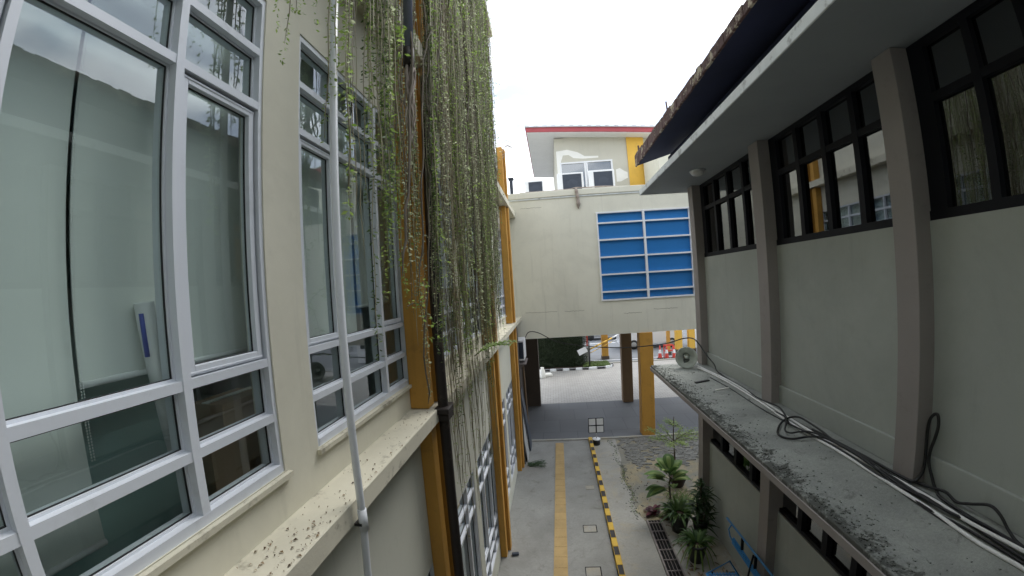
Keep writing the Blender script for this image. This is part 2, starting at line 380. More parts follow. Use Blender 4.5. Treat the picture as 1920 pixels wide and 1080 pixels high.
# windows: bay starts
bays = [-7.2+.17, -3.6+.17, 0.0, 3.61, 7.21]
upper_w = []; lower_w = []
for b in bays:
    upper_w += [(b+.10, b+1.55), (b+1.83, b+3.26 if b != 3.61 else b+3.26)]
lower_w = upper_w
ZU0, ZU1, ZL0, ZL1 = 4.56, 6.93, .40, 2.77
def holed(mb, x0, x1, ya, yb, za, zb, holes, mi=0):
    """wall slab between ya..yb and za..zb with rectangular openings (y0,y1,z0,z1) that share one z band"""
    z0, z1 = holes[0][2], holes[0][3]
    mb.box(x0, x1, ya, yb, za, z0, mi); mb.box(x0, x1, ya, yb, z1, zb, mi)
    y = ya
    for h in sorted(holes):
        mb.box(x0, x1, y, h[0], z0, z1, mi); y = h[1]
    mb.box(x0, x1, y, yb, z0, z1, mi)
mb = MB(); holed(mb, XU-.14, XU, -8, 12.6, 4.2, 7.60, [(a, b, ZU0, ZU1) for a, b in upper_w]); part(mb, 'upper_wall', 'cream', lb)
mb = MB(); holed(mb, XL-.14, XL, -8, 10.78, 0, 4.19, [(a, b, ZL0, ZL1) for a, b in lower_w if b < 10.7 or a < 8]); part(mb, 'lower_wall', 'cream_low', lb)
part(MB().box(XL-.10, XL-.02, 10.78, 12.6, 0, 4.19).box(XL-.3, XL-.2, 12.6, 16.3, 0, 3.6), 'service_wall', 'brown_dark', lb)
mb = MB().box(XU-.14, XU, -8, 8.4, 7.78, 11.4).box(XU-.14, XU, 8.4, 12.6, 7.78, 9.0)
part(mb, 'top_wall', 'cream', lb)
# ledges
part(MB().box(-5.5, XF, -8, 12.55, 4.20, 4.325), 'ledge', 'ledge', lb, .006)
part(MB().box(-5.5, XF, -8, 12.58, 7.60, 7.78), 'upper_ledge', 'ledge', lb, .006)
part(MB().box(XU-.2, XU+.35, -8, 8.4, 11.3, 11.5), 'roof_planter', 'ledge', lb)
part(MB().box(XU+.005, XU+.03, 8.45, 12.5, 8.6, 9.05), 'parapet_cap', 'white', lb)
# building body behind (floors, back)
part(MB().box(-5.6, -5.5, -8, 12.6, 0, 11).box(-5.5, XU-.14, 12.45, 12.55, 0, 9).box(-5.5, XU-.14, -8.1, -8, 0, 11).box(-5.5, XU-.14, -8, 12.45, 8.95, 9.0), 'shell', 'cream', lb)
part(MB().box(-5.5, -5.45, -8, 12.45, 4.33, 7.59).box(-5.45, XU-.15, -8, 12.45, 7.54, 7.59).box(-5.45, XU-.15, 3.5, 3.6, 4.33, 7.54).box(-5.45, XU-.15, -3.2, -3.1, 4.33, 7.54).box(-5.45, XU-.15, -8, 12.45, 4.33, 4.345), 'room_lining', 'teal_in', lb)
part(MB().box(-5.5, -5.45, -8, 12.45, 0.02, 4.19).box(-5.45, XL-.15, -8, 12.45, .02, .04), 'ground_room_lining', 'teal_in', lb)
# pilasters (stepped, with a front rib)
for i, y in enumerate([-7.2+.02, -3.6+.02, 3.21, 6.81, 10.41]):
    if i < 2: continue
    top = 11.3 if y < 8 else 9.3
    for (z0, z1, xb) in ((0, 4.19, XL), (4.33, 7.59, XU), (7.79, top, XU)):
        up = z0 > 4
        p = MB()
        p.box(xb, -1.16, y, y+.15, z0, z1)
        p.box(xb, -1.25, y+.15, y+.21, z0, z1)
        p.box(xb, -1.105, y+.21, y+.38, z0, z1)
        part(p, 'pilaster', 'orange' if not (y > 5 and y < 8 and z0 > 4) else 'orange_dull', lb, .006)

# window prototype --------------------------------------------------
def make_window(y0, y1, zb, x, open_side=False):
    """white aluminium window: rails, mullions and glass; y0<y1 along the wall, zb its bottom"""
    zt = zb+2.37; t = .036; h = .038
    za = [zb+.258, zb+.526, zb+1.762, zb+2.046]
    f = MB(); xf, xb = x-.008, x-.112; xg = x-.058
    f.box(xb, xf, y0, y0+.022, zb, zt); f.box(xb, xf, y1-.022, y1, zb, zt)
    f.box(xb, xf+.004, y0+.022, y1-.022, zb, zb+.042); f.box(xb, xf, y0+.022, y1-.022, zt-.035, zt)
    m1, m2 = y0+.390, y1-.471
    for m in (m1, m2): f.box(xb, xf+.003, m, m+t, zb+.042, zt-.035)
    cols = [(y0+.022, m1), (m1+t, m2), (m2+t, y1-.022)]
    for ca, cb in cols:
        for z in za: f.box(xb, xf-.001, ca, cb, z, z+h)
    zs = [zb+.042] + za + [zt-.035]
    cells = [(ca, cb, zs[k]+(h if k else 0), zs[k+1], ci != 1 and k == 2) for ci, (ca, cb) in enumerate(cols) for k in range(5)]
    for ca, cb, lo, hi, sash in cells:      # inner stops either side of the pane
        if sash: continue
        f.box(xg-.012, xg+.016, ca, ca+.009, lo, hi); f.box(xg-.012, xg+.016, cb-.009, cb, lo, hi)
        f.box(xg-.012, xg+.016, ca+.009, cb-.009, lo, lo+.010); f.box(xg-.012, xg+.016, ca+.009, cb-.009, hi-.008, hi)
    fo = part(f, 'window', 'white_frame', lb)
    for ca, cb, lo, hi, sash in cells:
        if not sash: continue
        sf = MB(); sx0, sx1 = x-.075, x-.026
        sf.box(sx0, sx1, ca+.010, ca+.040, lo+.006, hi-.012); sf.box(sx0, sx1, cb-.040, cb-.010, lo+.006, hi-.012)
        sf.box(sx0, sx1, ca+.040, cb-.040, lo+.006, lo+.042); sf.box(sx0, sx1, ca+.040, cb-.040, hi-.045, hi-.012)
        sf.box(sx1, sx1+.004, ca+.012, cb-.012, lo+.012, lo+.020).box(sx1, sx1+.004, ca+.012, cb-.012, hi-.026, hi-.018)
        sub(sf, 'sash', 'white_frame', fo, .002)
    gk = MB(); gl = MB()
    for ca, cb, lo, hi, sash in cells:
        e = .040 if sash else .009
        a_, b_, l_, h_ = ca+e, cb-e, lo+(.042 if sash else .010), hi-(.045 if sash else .008)
        gk.box(xg, xg+.008, a_, a_+.003, l_, h_); gk.box(xg, xg+.008, b_-.003, b_, l_, h_)
        gk.box(xg, xg+.008, a_+.003, b_-.003, l_, l_+.003); gk.box(xg, xg+.008, a_+.003, b_-.003, h_-.004, h_)
        gl.box(xg-.005, xg, a_+.0005, b_-.0005, l_+.0005, h_-.0005)
    sub(gk, 'gasket', 'rubber', fo); sub(gl, 'glass', 'glass_l', fo)
    return fo
def sub(mb, name, mats, parent, bevel=0):
    o = mb.build(name, mats, None, bevel); o.parent = parent
    o.matrix_parent_inverse = Matrix.Translation(-lb.location) if parent.parent else Matrix.Translation(-parent.location)
    o.matrix_parent_inverse = (parent.parent.matrix_basis @ parent.matrix_parent_inverse @ parent.matrix_basis).inverted() if parent.parent else parent.matrix_basis.inverted()
    return o
for (a, b) in upper_w:
    if b < -4: continue
    make_window(a, b, ZU0, XU)
for (a, b) in lower_w:
    if b < -.5 : continue
    make_window(a, b, ZL0, XL)
for (a, b) in upper_w:   # rough sills
    if b > -1: part(MB().box(XU+.004, XU+.03, a-.02, b+.02, ZU0-.03, ZU0-.004), 'sill', 'ledge', lb)

# things behind the near windows -----------------------------------
def blind(label, y0, y1, zlow, x=XU-.19, chain=True):
    t = thing('roller_blind', label, 'blind', (x, (y0+y1)/2, 6.9), 'pale roller blinds hanging inside the left windows')
    fb = MB(); N = 24
    vs = [(x+.004*math.sin(k*1.3), y0+(y1-y0)*k/N, z) for z in (zlow, 7.0) for k in range(N+1)]
    fb.add(vs, [(k, k+1, N+2+k, N+1+k) for k in range(N)], 0, True)
    vs2 = [(p[0]-.004, p[1], p[2]) for p in vs]; fb.add(vs2, [(k, N+1+k, N+2+k, k+1) for k in range(N)], 0, True)
    sub(fb, 'fabric', 'blind', t)
    sub(MB().tube([(x, y0, zlow), (x, y1, zlow)], .012, 10), 'bottom_bar', 'white', t)
    if chain:
        c = MB(); z = 6.95
        while z > zlow-.25:
            c.box(x+.02, x+.023, y0-.006, y0-.003, z, z+.005); c.box(x+.02, x+.023, y0-.015, y0-.012, z, z+.005); z -= .010
        sub(c, 'chain', 'white', t)
    return t
blind('pale roller blind lowered right to the bottom at far left pane', -.30, .822, 4.62, chain=False)
blind('pale roller blind stopping above the lower rail of the wide pane', .838, 1.75, 5.16)
blind('pale roller blind inside the window behind the white downpipe', 1.86, 2.72, 5.10)
blind('half hidden roller blind inside window beside the orange pilaster', 2.76, 3.40, 5.30)
for y in (3.9, 5.5, 7.5, 9.1):
    blind({3.9: 'roller blind behind the vine curtain, next after the near pilaster', 5.5: 'roller blind behind the densest vines', 7.5: 'roller blind just past the second pilaster', 9.1: 'roller blind at the far end beside the bridge'}[y], y, y+1.3, 5.3, chain=False)
t = thing('poster_tube', 'white rolled poster tube standing upright inside the near left window', 'tube', (XU-.14, 1.0, 4.4))
sub(MB().tube([(XU-.15, 1.13, 4.80), (XU-.150, 1.06, 5.42)], [.030, .034], 16), 'tube_body', 'white', t)
sub(MB().tube([(XU-.136, 1.048, 5.22), (XU-.134, 1.036, 5.38)], .009, 6), 'printed_band', 'blue_paint', t)
t = thing('cardboard_tube', 'brown cardboard tube with a red top inside the lower left pane', 'tube', (XU-.13, 1.15, 4.4))
sub(MB().tube([(XU-.20, 1.23, 4.345), (XU-.165, 1.16, 4.86)], .040, 16), 'tube_body', 'card', t)
sub(MB().tube([(XU-.1650, 1.1600, 4.855), (XU-.162, 1.156, 4.885)], .042, 16), 'cap', 'traffic_red', t)
t = thing('cardboard_box', 'brown cardboard box stored inside behind the narrow lower pane', 'box', (XU-.35, 1.5, 4.35))
sub(MB().box(XU-.40, XU-.20, 1.42, 1.72, 4.35, 4.93), 'carton', 'card', t, .004)
sub(MB().box(XU-.32, XU-.28, 1.415, 1.725, 4.932, 4.936), 'tape', 'patch', t)
tag(MB().box(XU-.19, XU-.17, 1.30, 1.50, 4.35, 4.76).build('brown_board', 'card'), 'thin brown board leaning inside the lowest narrow pane', 'board')
tag(MB().box(-1.80, -1.77, -.2, 1.38, 4.35, 5.35).box(-1.805, -1.765, -.2, 1.38, 5.35, 5.37).build('partition_board', 'board_teal'), 'blue green board standing inside behind the lower wide panes', 'board')
t = thing('work_table', 'pale table inside the near room, its top edge seen low in the window', 'table', (-2.6, 1.2, 4.35))
sub(MB().box(-3.3, -2.0, .2, 2.8, 5.05, 5.09), 'table_top', 'blind', t)
for a in ((-3.2, .3), (-2.1, .3), (-3.2, 2.7), (-2.1, 2.7)): sub(MB().box(a[0]-.02, a[0]+.02, a[1]-.02, a[1]+.02, 4.345, 5.05), 'leg', 'white_frame', t)

# ------------------------------------------------------------------ pipes on the left
t = thing('downpipe', 'slim white plastic downpipe running past the ledge in front of the windows', 'pipe', (-1.045, 1.71, 0))
sub(MB().tube([(-1.12, 1.74, 0), (-1.07, 1.73, 3.9), (-1.043, 1.715, 4.2), (-1.043, 1.715, 11)], [.019, .0195, .0195, .019], 20), 'pipe', 'pvc', t)
sub(MB().tube([(-1.043, 1.715, 4.16), (-1.043, 1.715, 4.28)], .0235, 20), 'coupling', 'pvc', t)
sub(MB().box(-1.083, -1.04, 1.69, 1.74, 4.195, 4.21), 'clamp', 'rubber', t)
t = thing('drainpipe', 'stained black drainpipe down the face of the nearest orange pilaster', 'pipe', (-1.055, 3.27, 0))
pts = [(-1.055, 3.30, z) for z in (0, 1, 2, 3, 4, 4.5, 5.5, 6.5, 7.4)]
sub(MB().tube(pts, .048, 16), 'pipe', 'black_pipe', t)
sub(MB().box(-1.12, -.98, 3.20, 3.42, 4.27, 4.33).box(-1.11, -.99, 3.22, 3.40, 4.20, 4.27), 'bracket', 'black_pipe', t, .01)
t = thing('overflow_pipe', 'grey blue plastic pipe with a dark socket ending among the vines', 'pipe', (-.96, 2.62, 7.5))
sub(MB().tube([(-.96, 2.62, 7.24), (-.96, 2.62, 11)], .036, 20), 'pipe', 'pvc_grey', t)
sub(MB().tube([(-.96, 2.62, 7.10), (-.96, 2.62, 7.25)], .042, 20), 'socket', 'black_pipe', t)
rt = MB()
for k in range(9):
    x, y, z = -.96+rnd.uniform(-.03, .03), 2.62+rnd.uniform(-.04, .04), 7.14; pts = []
    for j in range(12):
        pts.append((x, y, z)); x += rnd.uniform(-.02, .02); y += rnd.uniform(-.02, .025); z -= rnd.uniform(.03, .085)
    rt.tube(pts, [.012*(1-j/14) for j in range(12)], 5)
tag(rt.build('aerial_roots', 'roots'), 'pale dried roots dangling out of the grey pipe end', 'roots')

# ------------------------------------------------------------------ VINES
def strand(mbs, mbl, x, y, ztop, zbot, rn, leafy=1.0, size=.016, step=.035, n=3):
    z = ztop; px_, py_ = x, y; pts = []; ax, ay = rn.uniform(0, 6), rn.uniform(0, 6)
    while z > zbot:
        pts.append((px_+.012*math.sin(z*3+ax)+.006*math.sin(z*11+ay), py_+.018*math.sin(z*2.3+ay)+.006*math.sin(z*9+ax), z))
        z -= .16
    if len(pts) < 2: return
    mbs.tube(pts, [.0032]*(len(pts)-1)+[.001], n, cap=False)
    z = ztop
    while z > zbot:
        f_ = (ztop-z)/.16; i = min(int(f_), len(pts)-2); q = f_-i
        c = Vector(pts[i])*(1-q)+Vector(pts[i+1])*q
        if rn.random() < leafy:
            for _ in range(2):
                a = rn.uniform(0, 2*math.pi); s = size*rn.uniform(.6, 1.4)
                d1 = Vector((math.cos(a), math.sin(a), rn.uniform(-.9, .3))).normalized(); d2 = d1.cross(Vector((rn.uniform(-1, 1), rn.uniform(-1, 1), .6))).normalized()
                p = c+d1*.004
                mbl.add([p, p+d1*s*.9+d2*s*.42, p+d1*s*1.9, p+d1*s*.9-d2*s*.42], [(0, 1, 2, 3)])
        z -= step*rn.uniform(.5, 1.5)
rn = random.Random(11)
vs_ = MB(); VL = {k: MB() for k in ('vine_leaf', 'vine_pale', 'vine_deep', 'vine_dry')}
def zend(y):   # how low the curtain hangs at a given place along the wall
    if y < 2.0: return rn.choice([rn.uniform(5.2, 6.0), rn.uniform(5.8, 6.9)])
    if y < 2.45: return rn.choice([rn.uniform(4.95, 5.6), rn.uniform(5.5, 6.6)])
    if y < 3.2: return rn.choice([rn.uniform(4.45, 5.2), rn.uniform(4.9, 6.3), rn.uniform(5.8, 7.2)])
    if y < 3.6: return rn.choice([rn.uniform(4.15, 4.9), rn.uniform(4.35, 5.6), rn.uniform(5.4, 7.0)])
    if y < 5.5: return rn.choice([rn.uniform(4.0, 4.8), rn.uniform(4.5, 5.8), rn.uniform(5.4, 7.2)])
    return rn.choice([rn.uniform(4.6, 6.2), rn.uniform(4.3, 5.2), rn.uniform(6, 7.5)])
clumps = []
y = 1.72
while y < 6.95:
    clumps.append(y); y += rn.uniform(.022, .085)*(1.5 if y < 2.0 else 1)
for y0 in clumps:
    kind = rn.choices(['vine_leaf', 'vine_pale', 'vine_deep', 'vine_dry'], [.40, .30, .14, .16 if y0 > 2.9 else .05])[0]
    if 3.42 < y0 < 3.75 or 6.5 < y0: kind = rn.choice(['vine_dry', 'vine_dry', 'vine_deep', kind])
    m = rn.randint(1, 3) if y0 < 2.05 else rn.randint(2, 4) if y0 < 3.3 else rn.randint(3, 6)
    ze = zend(y0); x0 = -1.05 + rn.uniform(0, .10) + (.06 if y0 > 3 else 0)
    if 2.35 < y0 < 3.0: x0 = -1.075 + rn.uniform(0, .03)
    for j in range(m):
        y = y0+rn.gauss(0, .022)
        if 3.17 < y < 3.42 and rn.random() < .6: continue
        k2 = kind if rn.random() < .8 else rn.choice(list(VL))
        dry = k2 == 'vine_dry'
        strand(vs_, VL[k2], x0+rn.uniform(-.025, .03), y, 11.2-rn.uniform(0, .5), ze+rn.uniform(-.15, 1.0), rn, .5 if dry else .9, .0095 if dry else rn.uniform(.010, .0165), .021 if y0 < 3.3 else .026)
        if rn.random() < .45: strand(vs_, VL[k2], x0+rn.uniform(-.05, .05), y+rn.gauss(0, .02), 11.2, ze+rn.uniform(0, 1.2), rn, .05, .009, .06)
# loose threads below the curtain
for k in range(60):
    y = rn.uniform(3.3, 5.9)
    strand(vs_, VL['vine_leaf'], -1.05+rn.uniform(0, .09), y, 5.4, rn.uniform(2.5, 4.2), rn, .3, .009, .05)
vl_ = VL['vine_leaf']
wood = MB()
for k in range(34):      # woody runners tangled through the curtain
    y = rn.uniform(2.9, 6.9); z = 11.0; x = -1.03+rn.uniform(0, .10); pts = []; ze = rn.uniform(4.3, 7.5); dr = rn.uniform(-.035, .035)
    while z > ze:
        pts.append((x, y, z)); z -= rn.uniform(.08, .22); y += dr+rn.gauss(0, .022); x = min(-.9, max(-1.06, x+rn.gauss(0, .012)))
    wood.tube(pts, [rn.uniform(.006, .011)]*(len(pts)-1)+[.002], 5, cap=False)
for k in range(22):      # short sprays that break the vertical lines
    y, z = rn.uniform(2.3, 6.9), rn.uniform(4.8, 9.5); p = Vector((-1.0, y, z)); a = rn.choice((-1, 1)); pts = [p+Vector((.02*j, a*.05*j, .03*j-.012*j*j)) for j in range(8)]
    wood.tube(pts, [.004-.0004*j for j in range(8)], 4, cap=False)
    for q in pts[1:]:
        for _ in range(4):
            c = q+Vector((rn.gauss(0, .012), rn.gauss(0, .012), rn.gauss(0, .012))); b_ = rn.uniform(0, 6.28); sz = rn.uniform(.012, .024)
            d1 = Vector((math.cos(b_), math.sin(b_), rn.uniform(-.8, .3))).normalized(); d2 = d1.cross(Vector((.3, .5, .8))).normalized()
            VL['vine_leaf'].add([c, c+d1*sz+d2*sz*.5, c+d1*sz*2, c+d1*sz-d2*sz*.5], [(0, 1, 2, 3)])
# bushy top and outer edge
for k in range(3000):
    y = rn.uniform(2.8, 7.2); z = rn.uniform(8.0, 11.2) if rn.random() < .7 else rn.uniform(6.5, 9)
    x = -.98 + rn.uniform(-.05, .16)*(1+max(0, z-8)*.35)
    c = Vector((x, y, z)); s = .02*rn.uniform(.6, 1.4); a = rn.uniform(0, 6.28)
    d1 = Vector((math.cos(a), math.sin(a), rn.uniform(-1, .3))).normalized(); d2 = d1.cross(Vector((rn.uniform(-1, 1), rn.uniform(-1, 1), .7))).normalized()
    (VL['vine_pale'] if rn.random() < .3 else vl_).add([c, c+d1*s*.9+d2*s*.45, c+d1*s*1.9, c+d1*s*.9-d2*s*.45], [(0, 1, 2, 3)])
vc = thing('vine_curtain', 'dense curtain of green and dry brown vines hanging down the left facade', 'vines', (-1, 5, 8)); vc['kind'] = 'stuff'
sub(vs_, 'stems', 'vine_stem', vc); sub(wood, 'woody_stems', 'trunk', vc); [sub(VL[k], {'vine_leaf': 'green_leaves', 'vine_pale': 'pale_leaves', 'vine_deep': 'dark_leaves', 'vine_dry': 'dry_leaves'}[k], k, vc) for k in VL]
# single strands over the bare wall (things)
spots = [(1.25, 6.50, 'thin vine sprig dangling just right of the near window frame'),
         (1.31, 6.62, 'short vine sprig second from the near window frame'),
         (1.37, 6.40, 'thick-leaved long vine strand in the middle of the bare cream wall'),
         (1.44, 6.72, 'tiny vine tip poking into view over the bare cream wall'),
         (1.54, 6.68, 'short vine strand hanging alone between thick strand and downpipe'),
         (1.66, 6.15, 'leafy vine strand hanging close beside the white downpipe')]
for i, (y, zb, lab) in enumerate(spots):
    a, b = MB(), MB(); strand(a, b, -1.05, y, 10.5, zb, rn, .95, .010, .018)
    if i in (2, 5):
        strand(a, b, -1.03, y+.02, 10.5, zb+.25, rn, .95, .012, .018)
    t = thing('hanging_vine', lab, 'vine', (-1.05, y, 10.5), 'single vine strands over the bare cream wall')
    sub(a, 'stem', 'vine_stem', t); sub(b, 'leaves', 'vine_leaf', t)
# fern growing from ledge
def blade(mb, p, d, L_, w, droop, n=7, fold=.0, mi=0):
    p = Vector(p); d = Vector(d).normalized(); side = d.cross(Vector((0, 0, 1))).normalized(); vs = []
    for i in range(n+1):
        q = i/n; ww = w*math.sin(math.pi*min(1, .12+q*.88))**.8 if i < n else 0.0005
        c = p + d*L_*q + Vector((0, 0, -droop*L_*q*q))
        vs += [c-side*ww*.5, c+Vector((0, 0, -fold*ww)), c+side*ww*.5]
    fs = []
    for i in range(n):
        a = i*3; fs += [(a, a+1, a+4, a+3), (a+1, a+2, a+5, a+4)]
    mb.add(vs, fs, mi, True)
fn = MB(); base = Vector((-1.0, 4.55, 4.55))
for k in range(7):
    a = rn.uniform(-.6, 1.2); L_ = rn.uniform(.35, .6); d0 = Vector((math.cos(a), math.sin(a)*.8, .75))
    stem = [base + d0*L_*q + Vector((0, 0, -.45*L_*q*q)) for q in [i/8 for i in range(9)]]
    fn.tube(stem, .004, 4)
    for i in range(2, 9):
        for s_ in (-1, 1):
            dd = Vector((-d0.y, d0.x, .1))*s_ + d0*.5
            blade(fn, stem[i], dd, .09, .022, .3, 3)
tag(fn.build('fern', 'leaf_pale', None), 'bright green fern sprouting out of the hanging vines', 'plant')
# dead leaves on the ledge and beside the path
fl = MB()
for k in range(190):
    y = rn.uniform(.9, 3.2); e = rn.random()**1.8; x = XF-.01-e*.22
    if rn.random() < .35: y = rn.gauss(1.35, .25)
    a = rn.uniform(0, 6.28); s = .0035+.010*rn.random()**3
    fl.add([(x-s*math.cos(a), y-s*math.sin(a), 4.328), (x+s*.5*math.sin(a), y-s*.5*math.cos(a), 4.334), (x+s*math.cos(a), y+s*math.sin(a), 4.329), (x-s*.5*math.sin(a), y+s*.5*math.cos(a), 4.336)], [(0, 1, 2, 3)])
tag(fl.build('fallen_leaves', 'leaf_fallen', None), 'dry leaf litter scattered on the near ledge', 'leaf litter', None, 'stuff')
fl = MB()
for k in range(1500):
    e = abs(rn.gauss(0, .13)); x = 2.02+e if rn.random() < .9 else rn.uniform(2.02, 3.0); y = rn.uniform(1.2, 8.0)
    if x > 3.05: continue
    s = rn.uniform(.002, .008)*(1.6 if rn.random() < .06 else 1); fl.obox((x, y, 3.503+s*.3), (s*2, s*1.5, s), Matrix.Rotation(rn.uniform(0, 3), 3, 'Z'))
tag(fl.build('rubble', 'slab', None), 'crumbled grit along the outer edge of right concrete ledge', 'grit', None, 'stuff')

# ================================================================== RIGHT BUILDING
XW, XP = 3.15, 3.0
rb = thing('hall_building', 'grey green hall with taupe pilasters, dark windows and broad eaves on the right', 'building', (3.5, 3, 0))
pil = [(-1.75, -1.5), (.62, .87), (2.90, 3.13), (5.21, 5.47), (7.80, 8.05)]
for a, b in pil:
    part(MB().box(XP, XW+.3, a, b, 3.502, 7.198), 'pilaster', 'rpil', rb, .004)
    part(MB().box(XP, XW+.3, a, b, 0, 3.40), 'pilaster', 'rpil', rb, .004)
bayr = [(-1.5, .62), (.87, 2.90), (3.13, 5.21), (5.47, 7.80)]
wl = MB(); ll = MB(); sk = MB()
for a, b in bayr:
    wl.box(XW, XW+.14, a, b, 3.502, 5.71); ll.box(XW, XW+.14, a, b, 0, 1.84); ll.box(XW, XW+.14, a, b, 2.32, 3.40)
    sk.box(XW-.035, XW, a, b, 3.502, 3.76)
wl.box(XW+.2, XW+.3, 7.8, 8.04, 3.4, 8.2)
part(wl, 'upper_wall', 'rpanel', rb); part(ll, 'lower_wall', 'rpanel', rb); part(sk, 'skirting', 'rpanel', rb, .005)
part(MB().box(2.0, XW+.3, -4, 8.08, 3.40, 3.50), 'canopy_slab', 'slab', rb, .008)
part(MB().box(1.985, 2.0, -4, 8.085, 3.385, 3.46), 'slab_edging', 'rpil', rb, .003)
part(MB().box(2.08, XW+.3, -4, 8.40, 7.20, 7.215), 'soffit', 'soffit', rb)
part(MB().box(2.06, 2.08, -4, 8.42, 7.19, 7.30).box(2.08, 3.5, 8.40, 8.42, 7.19, 7.30).box(2.08, 3.5, -4, 8.40, 7.216, 7.29), 'eaves_fascia', 'fascia', rb, .004)
# recess and roof
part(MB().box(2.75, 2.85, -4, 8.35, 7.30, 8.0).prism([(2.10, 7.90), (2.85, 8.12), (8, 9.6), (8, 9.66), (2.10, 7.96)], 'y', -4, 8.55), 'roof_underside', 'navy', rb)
te = MB(); y = -4.0
while y < 8.6:
    L_ = rn.uniform(.07, .20); h = rn.uniform(.0, .025)
    te.box(2.075-rn.uniform(0, .012), 2.105, y+.004, min(8.62, y+L_), 7.90-rn.uniform(0, .012), 7.985+h+max(0, y-3)*.03, 1 if rn.random() < .30 and y > 4.5 else 0); y += L_
part(MB().box(-1.3, 8, -9, -1.5, 0, 14), 'unseen_shade_block', 'rpanel', rb)  # block added out of view behind the camera to shade the faces turned towards it
part(te, 'tile_edge', ['edge', 'edge'], rb, .004)
rf = MB()
for i in range(64):
    y0 = -4+i*.197; rf.prism([(2.2, 7.99+.02), (8, 9.68), (8, 9.72), (2.2, 8.06)], 'y', y0, y0+.185)
part(rf, 'roof', 'rusty', rb)
tag(MB().tube([(2.10, 6.15, 8.0), (2.09, 6.15, 8.26)], .014, 8).tube([(2.085, 6.13, 8.02), (2.08, 6.2, 8.06)], .02, 6).build('roof_rod', 'rusty'), 'taller rusty rod sticking up from the middle of the tiled roof edge', 'rod')
tag(MB().tube([(2.10, 8.3, 8.0), (2.10, 8.3, 8.28)], .02, 8).build('roof_rod', 'rusty'), 'stubby rusty rod at the far corner of the tiled roof edge', 'rod')
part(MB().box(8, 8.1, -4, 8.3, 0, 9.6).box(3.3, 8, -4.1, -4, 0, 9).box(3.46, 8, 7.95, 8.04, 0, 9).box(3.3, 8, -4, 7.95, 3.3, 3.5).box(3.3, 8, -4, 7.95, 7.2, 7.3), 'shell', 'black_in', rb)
# right windows
for bi, (a, b) in enumerate(bayr):
    fr = MB(); x0, x1 = XW+.02, XW+.10
    fr.box(x0-.012, x1, a, b, 5.712, 5.79); fr.box(x0, x1, a, b, 7.13, 7.198); fr.box(x0, x1, a, a+.06, 5.79, 7.13); fr.box(x0, x1, b-.16, b, 5.79, 7.13)
    ms = []; nP = 4
    mw = .075; stp = (b-.10-a-.03)/nP
    for k in range(1, nP):
        y = a+.03+stp*k; ms.append(y); fr.box(x0-.004, x1, y-mw/2, y+mw/2, 5.79, 7.13)
    ed = [a+.06] + [v for y in ms for v in (y-mw/2, y+mw/2)] + [b-.16]
    for k in range(0, len(ed), 2): fr.box(x0, x1, ed[k], ed[k+1], 6.655, 6.725)
    wo = part(fr, 'window', 'dark_frame', rb)
    gl = MB()
    for k in range(0, len(ed), 2):
        gl.box(x0+.05, x0+.056, ed[k]+.001, ed[k+1]-.001, 5.791, 6.654); gl.box(x0+.05, x0+.056, ed[k]+.001, ed[k+1]-.001, 6.726, 7.129)
    sub(gl, 'glass', 'glass_r', wo)
    # low ventilation window
    fr = MB(); fr.box(x0, x1, a, b, 1.842, 1.90); fr.box(x0, x1, a, b, 2.27, 2.318)
    ys = [a+(b-a)*k/4 for k in range(5)]
    for y in ys[1:-1]: fr.box(x0-.02, x1, y-.05, y+.05, 1.90, 2.27)
    wo = part(fr, 'low_window', 'dark_frame', rb)
    gl = MB()
    for k in range(4): gl.box(x0+.05, x0+.056, ys[k]+.051 if k else ys[k], ys[k+1]-.051 if k < 3 else ys[k+1], 1.901, 2.269)
    sub(gl, 'glass', 'glass_r', wo)
# ceiling lamp
t = thing('ceiling_lamp', 'round white dome lamp fixed under the right eaves', 'lamp', (2.7, 6.67, 7.2))
sub(MB().lathe([(0, 0), (.135, 0), (.135, -.02), (.125, -.022)], (2.7, 6.67, 7.2), (0, 0, 1)), 'base', 'white', t)
sub(MB().lathe([(.12, -.02), (.115, -.05), (.09, -.075), (.05, -.09), (0.0, -.095)], (2.7, 6.67, 7.2), (0, 0, 1)), 'dome', 'lamp', t)

# horn loudspeaker ---------------------------------------------------
HC = Vector((2.61, 7.6, 3.72)); HD = (Vector((0, 0, 5.0))-HC); HD.z = .25; HD.normalize()
t = thing('horn_loudspeaker', 'pale grey horn loudspeaker lying at the far end of the concrete ledge', 'loudspeaker', (HC.x, HC.y, 3.5))
sub(MB().lathe([(.212, -.004), (.218, .0), (.212, .008), (.17, -.05), (.11, -.12), (.065, -.17), (.05, -.20), (.055, -.205), (.12, -.125), (.18, -.055), (.212, -.004)], HC, HD, 48), 'horn', 'horn', t)
sub(MB().lathe([(0, -.02), (.028, -.025), (.036, -.05), (.04, -.10), (.055, -.16)], HC, HD, 24), 'reflex_tip', 'horn', t)
sub(MB().lathe([(.06, -.175), (.085, -.165), (.088, -.15)], HC, HD, 24), 'throat', 'horn_dark', t)
sub(MB().lathe([(0, -.34), (.06, -.335), (.075, -.31), (.075, -.22), (.05, -.2)], HC, HD, 24), 'driver', 'horn', t)
sub(MB().box(HC.x-.02, HC.x+.10, HC.y+.10, HC.y+.16, 3.502, 3.66), 'bracket', 'horn_dark', t)

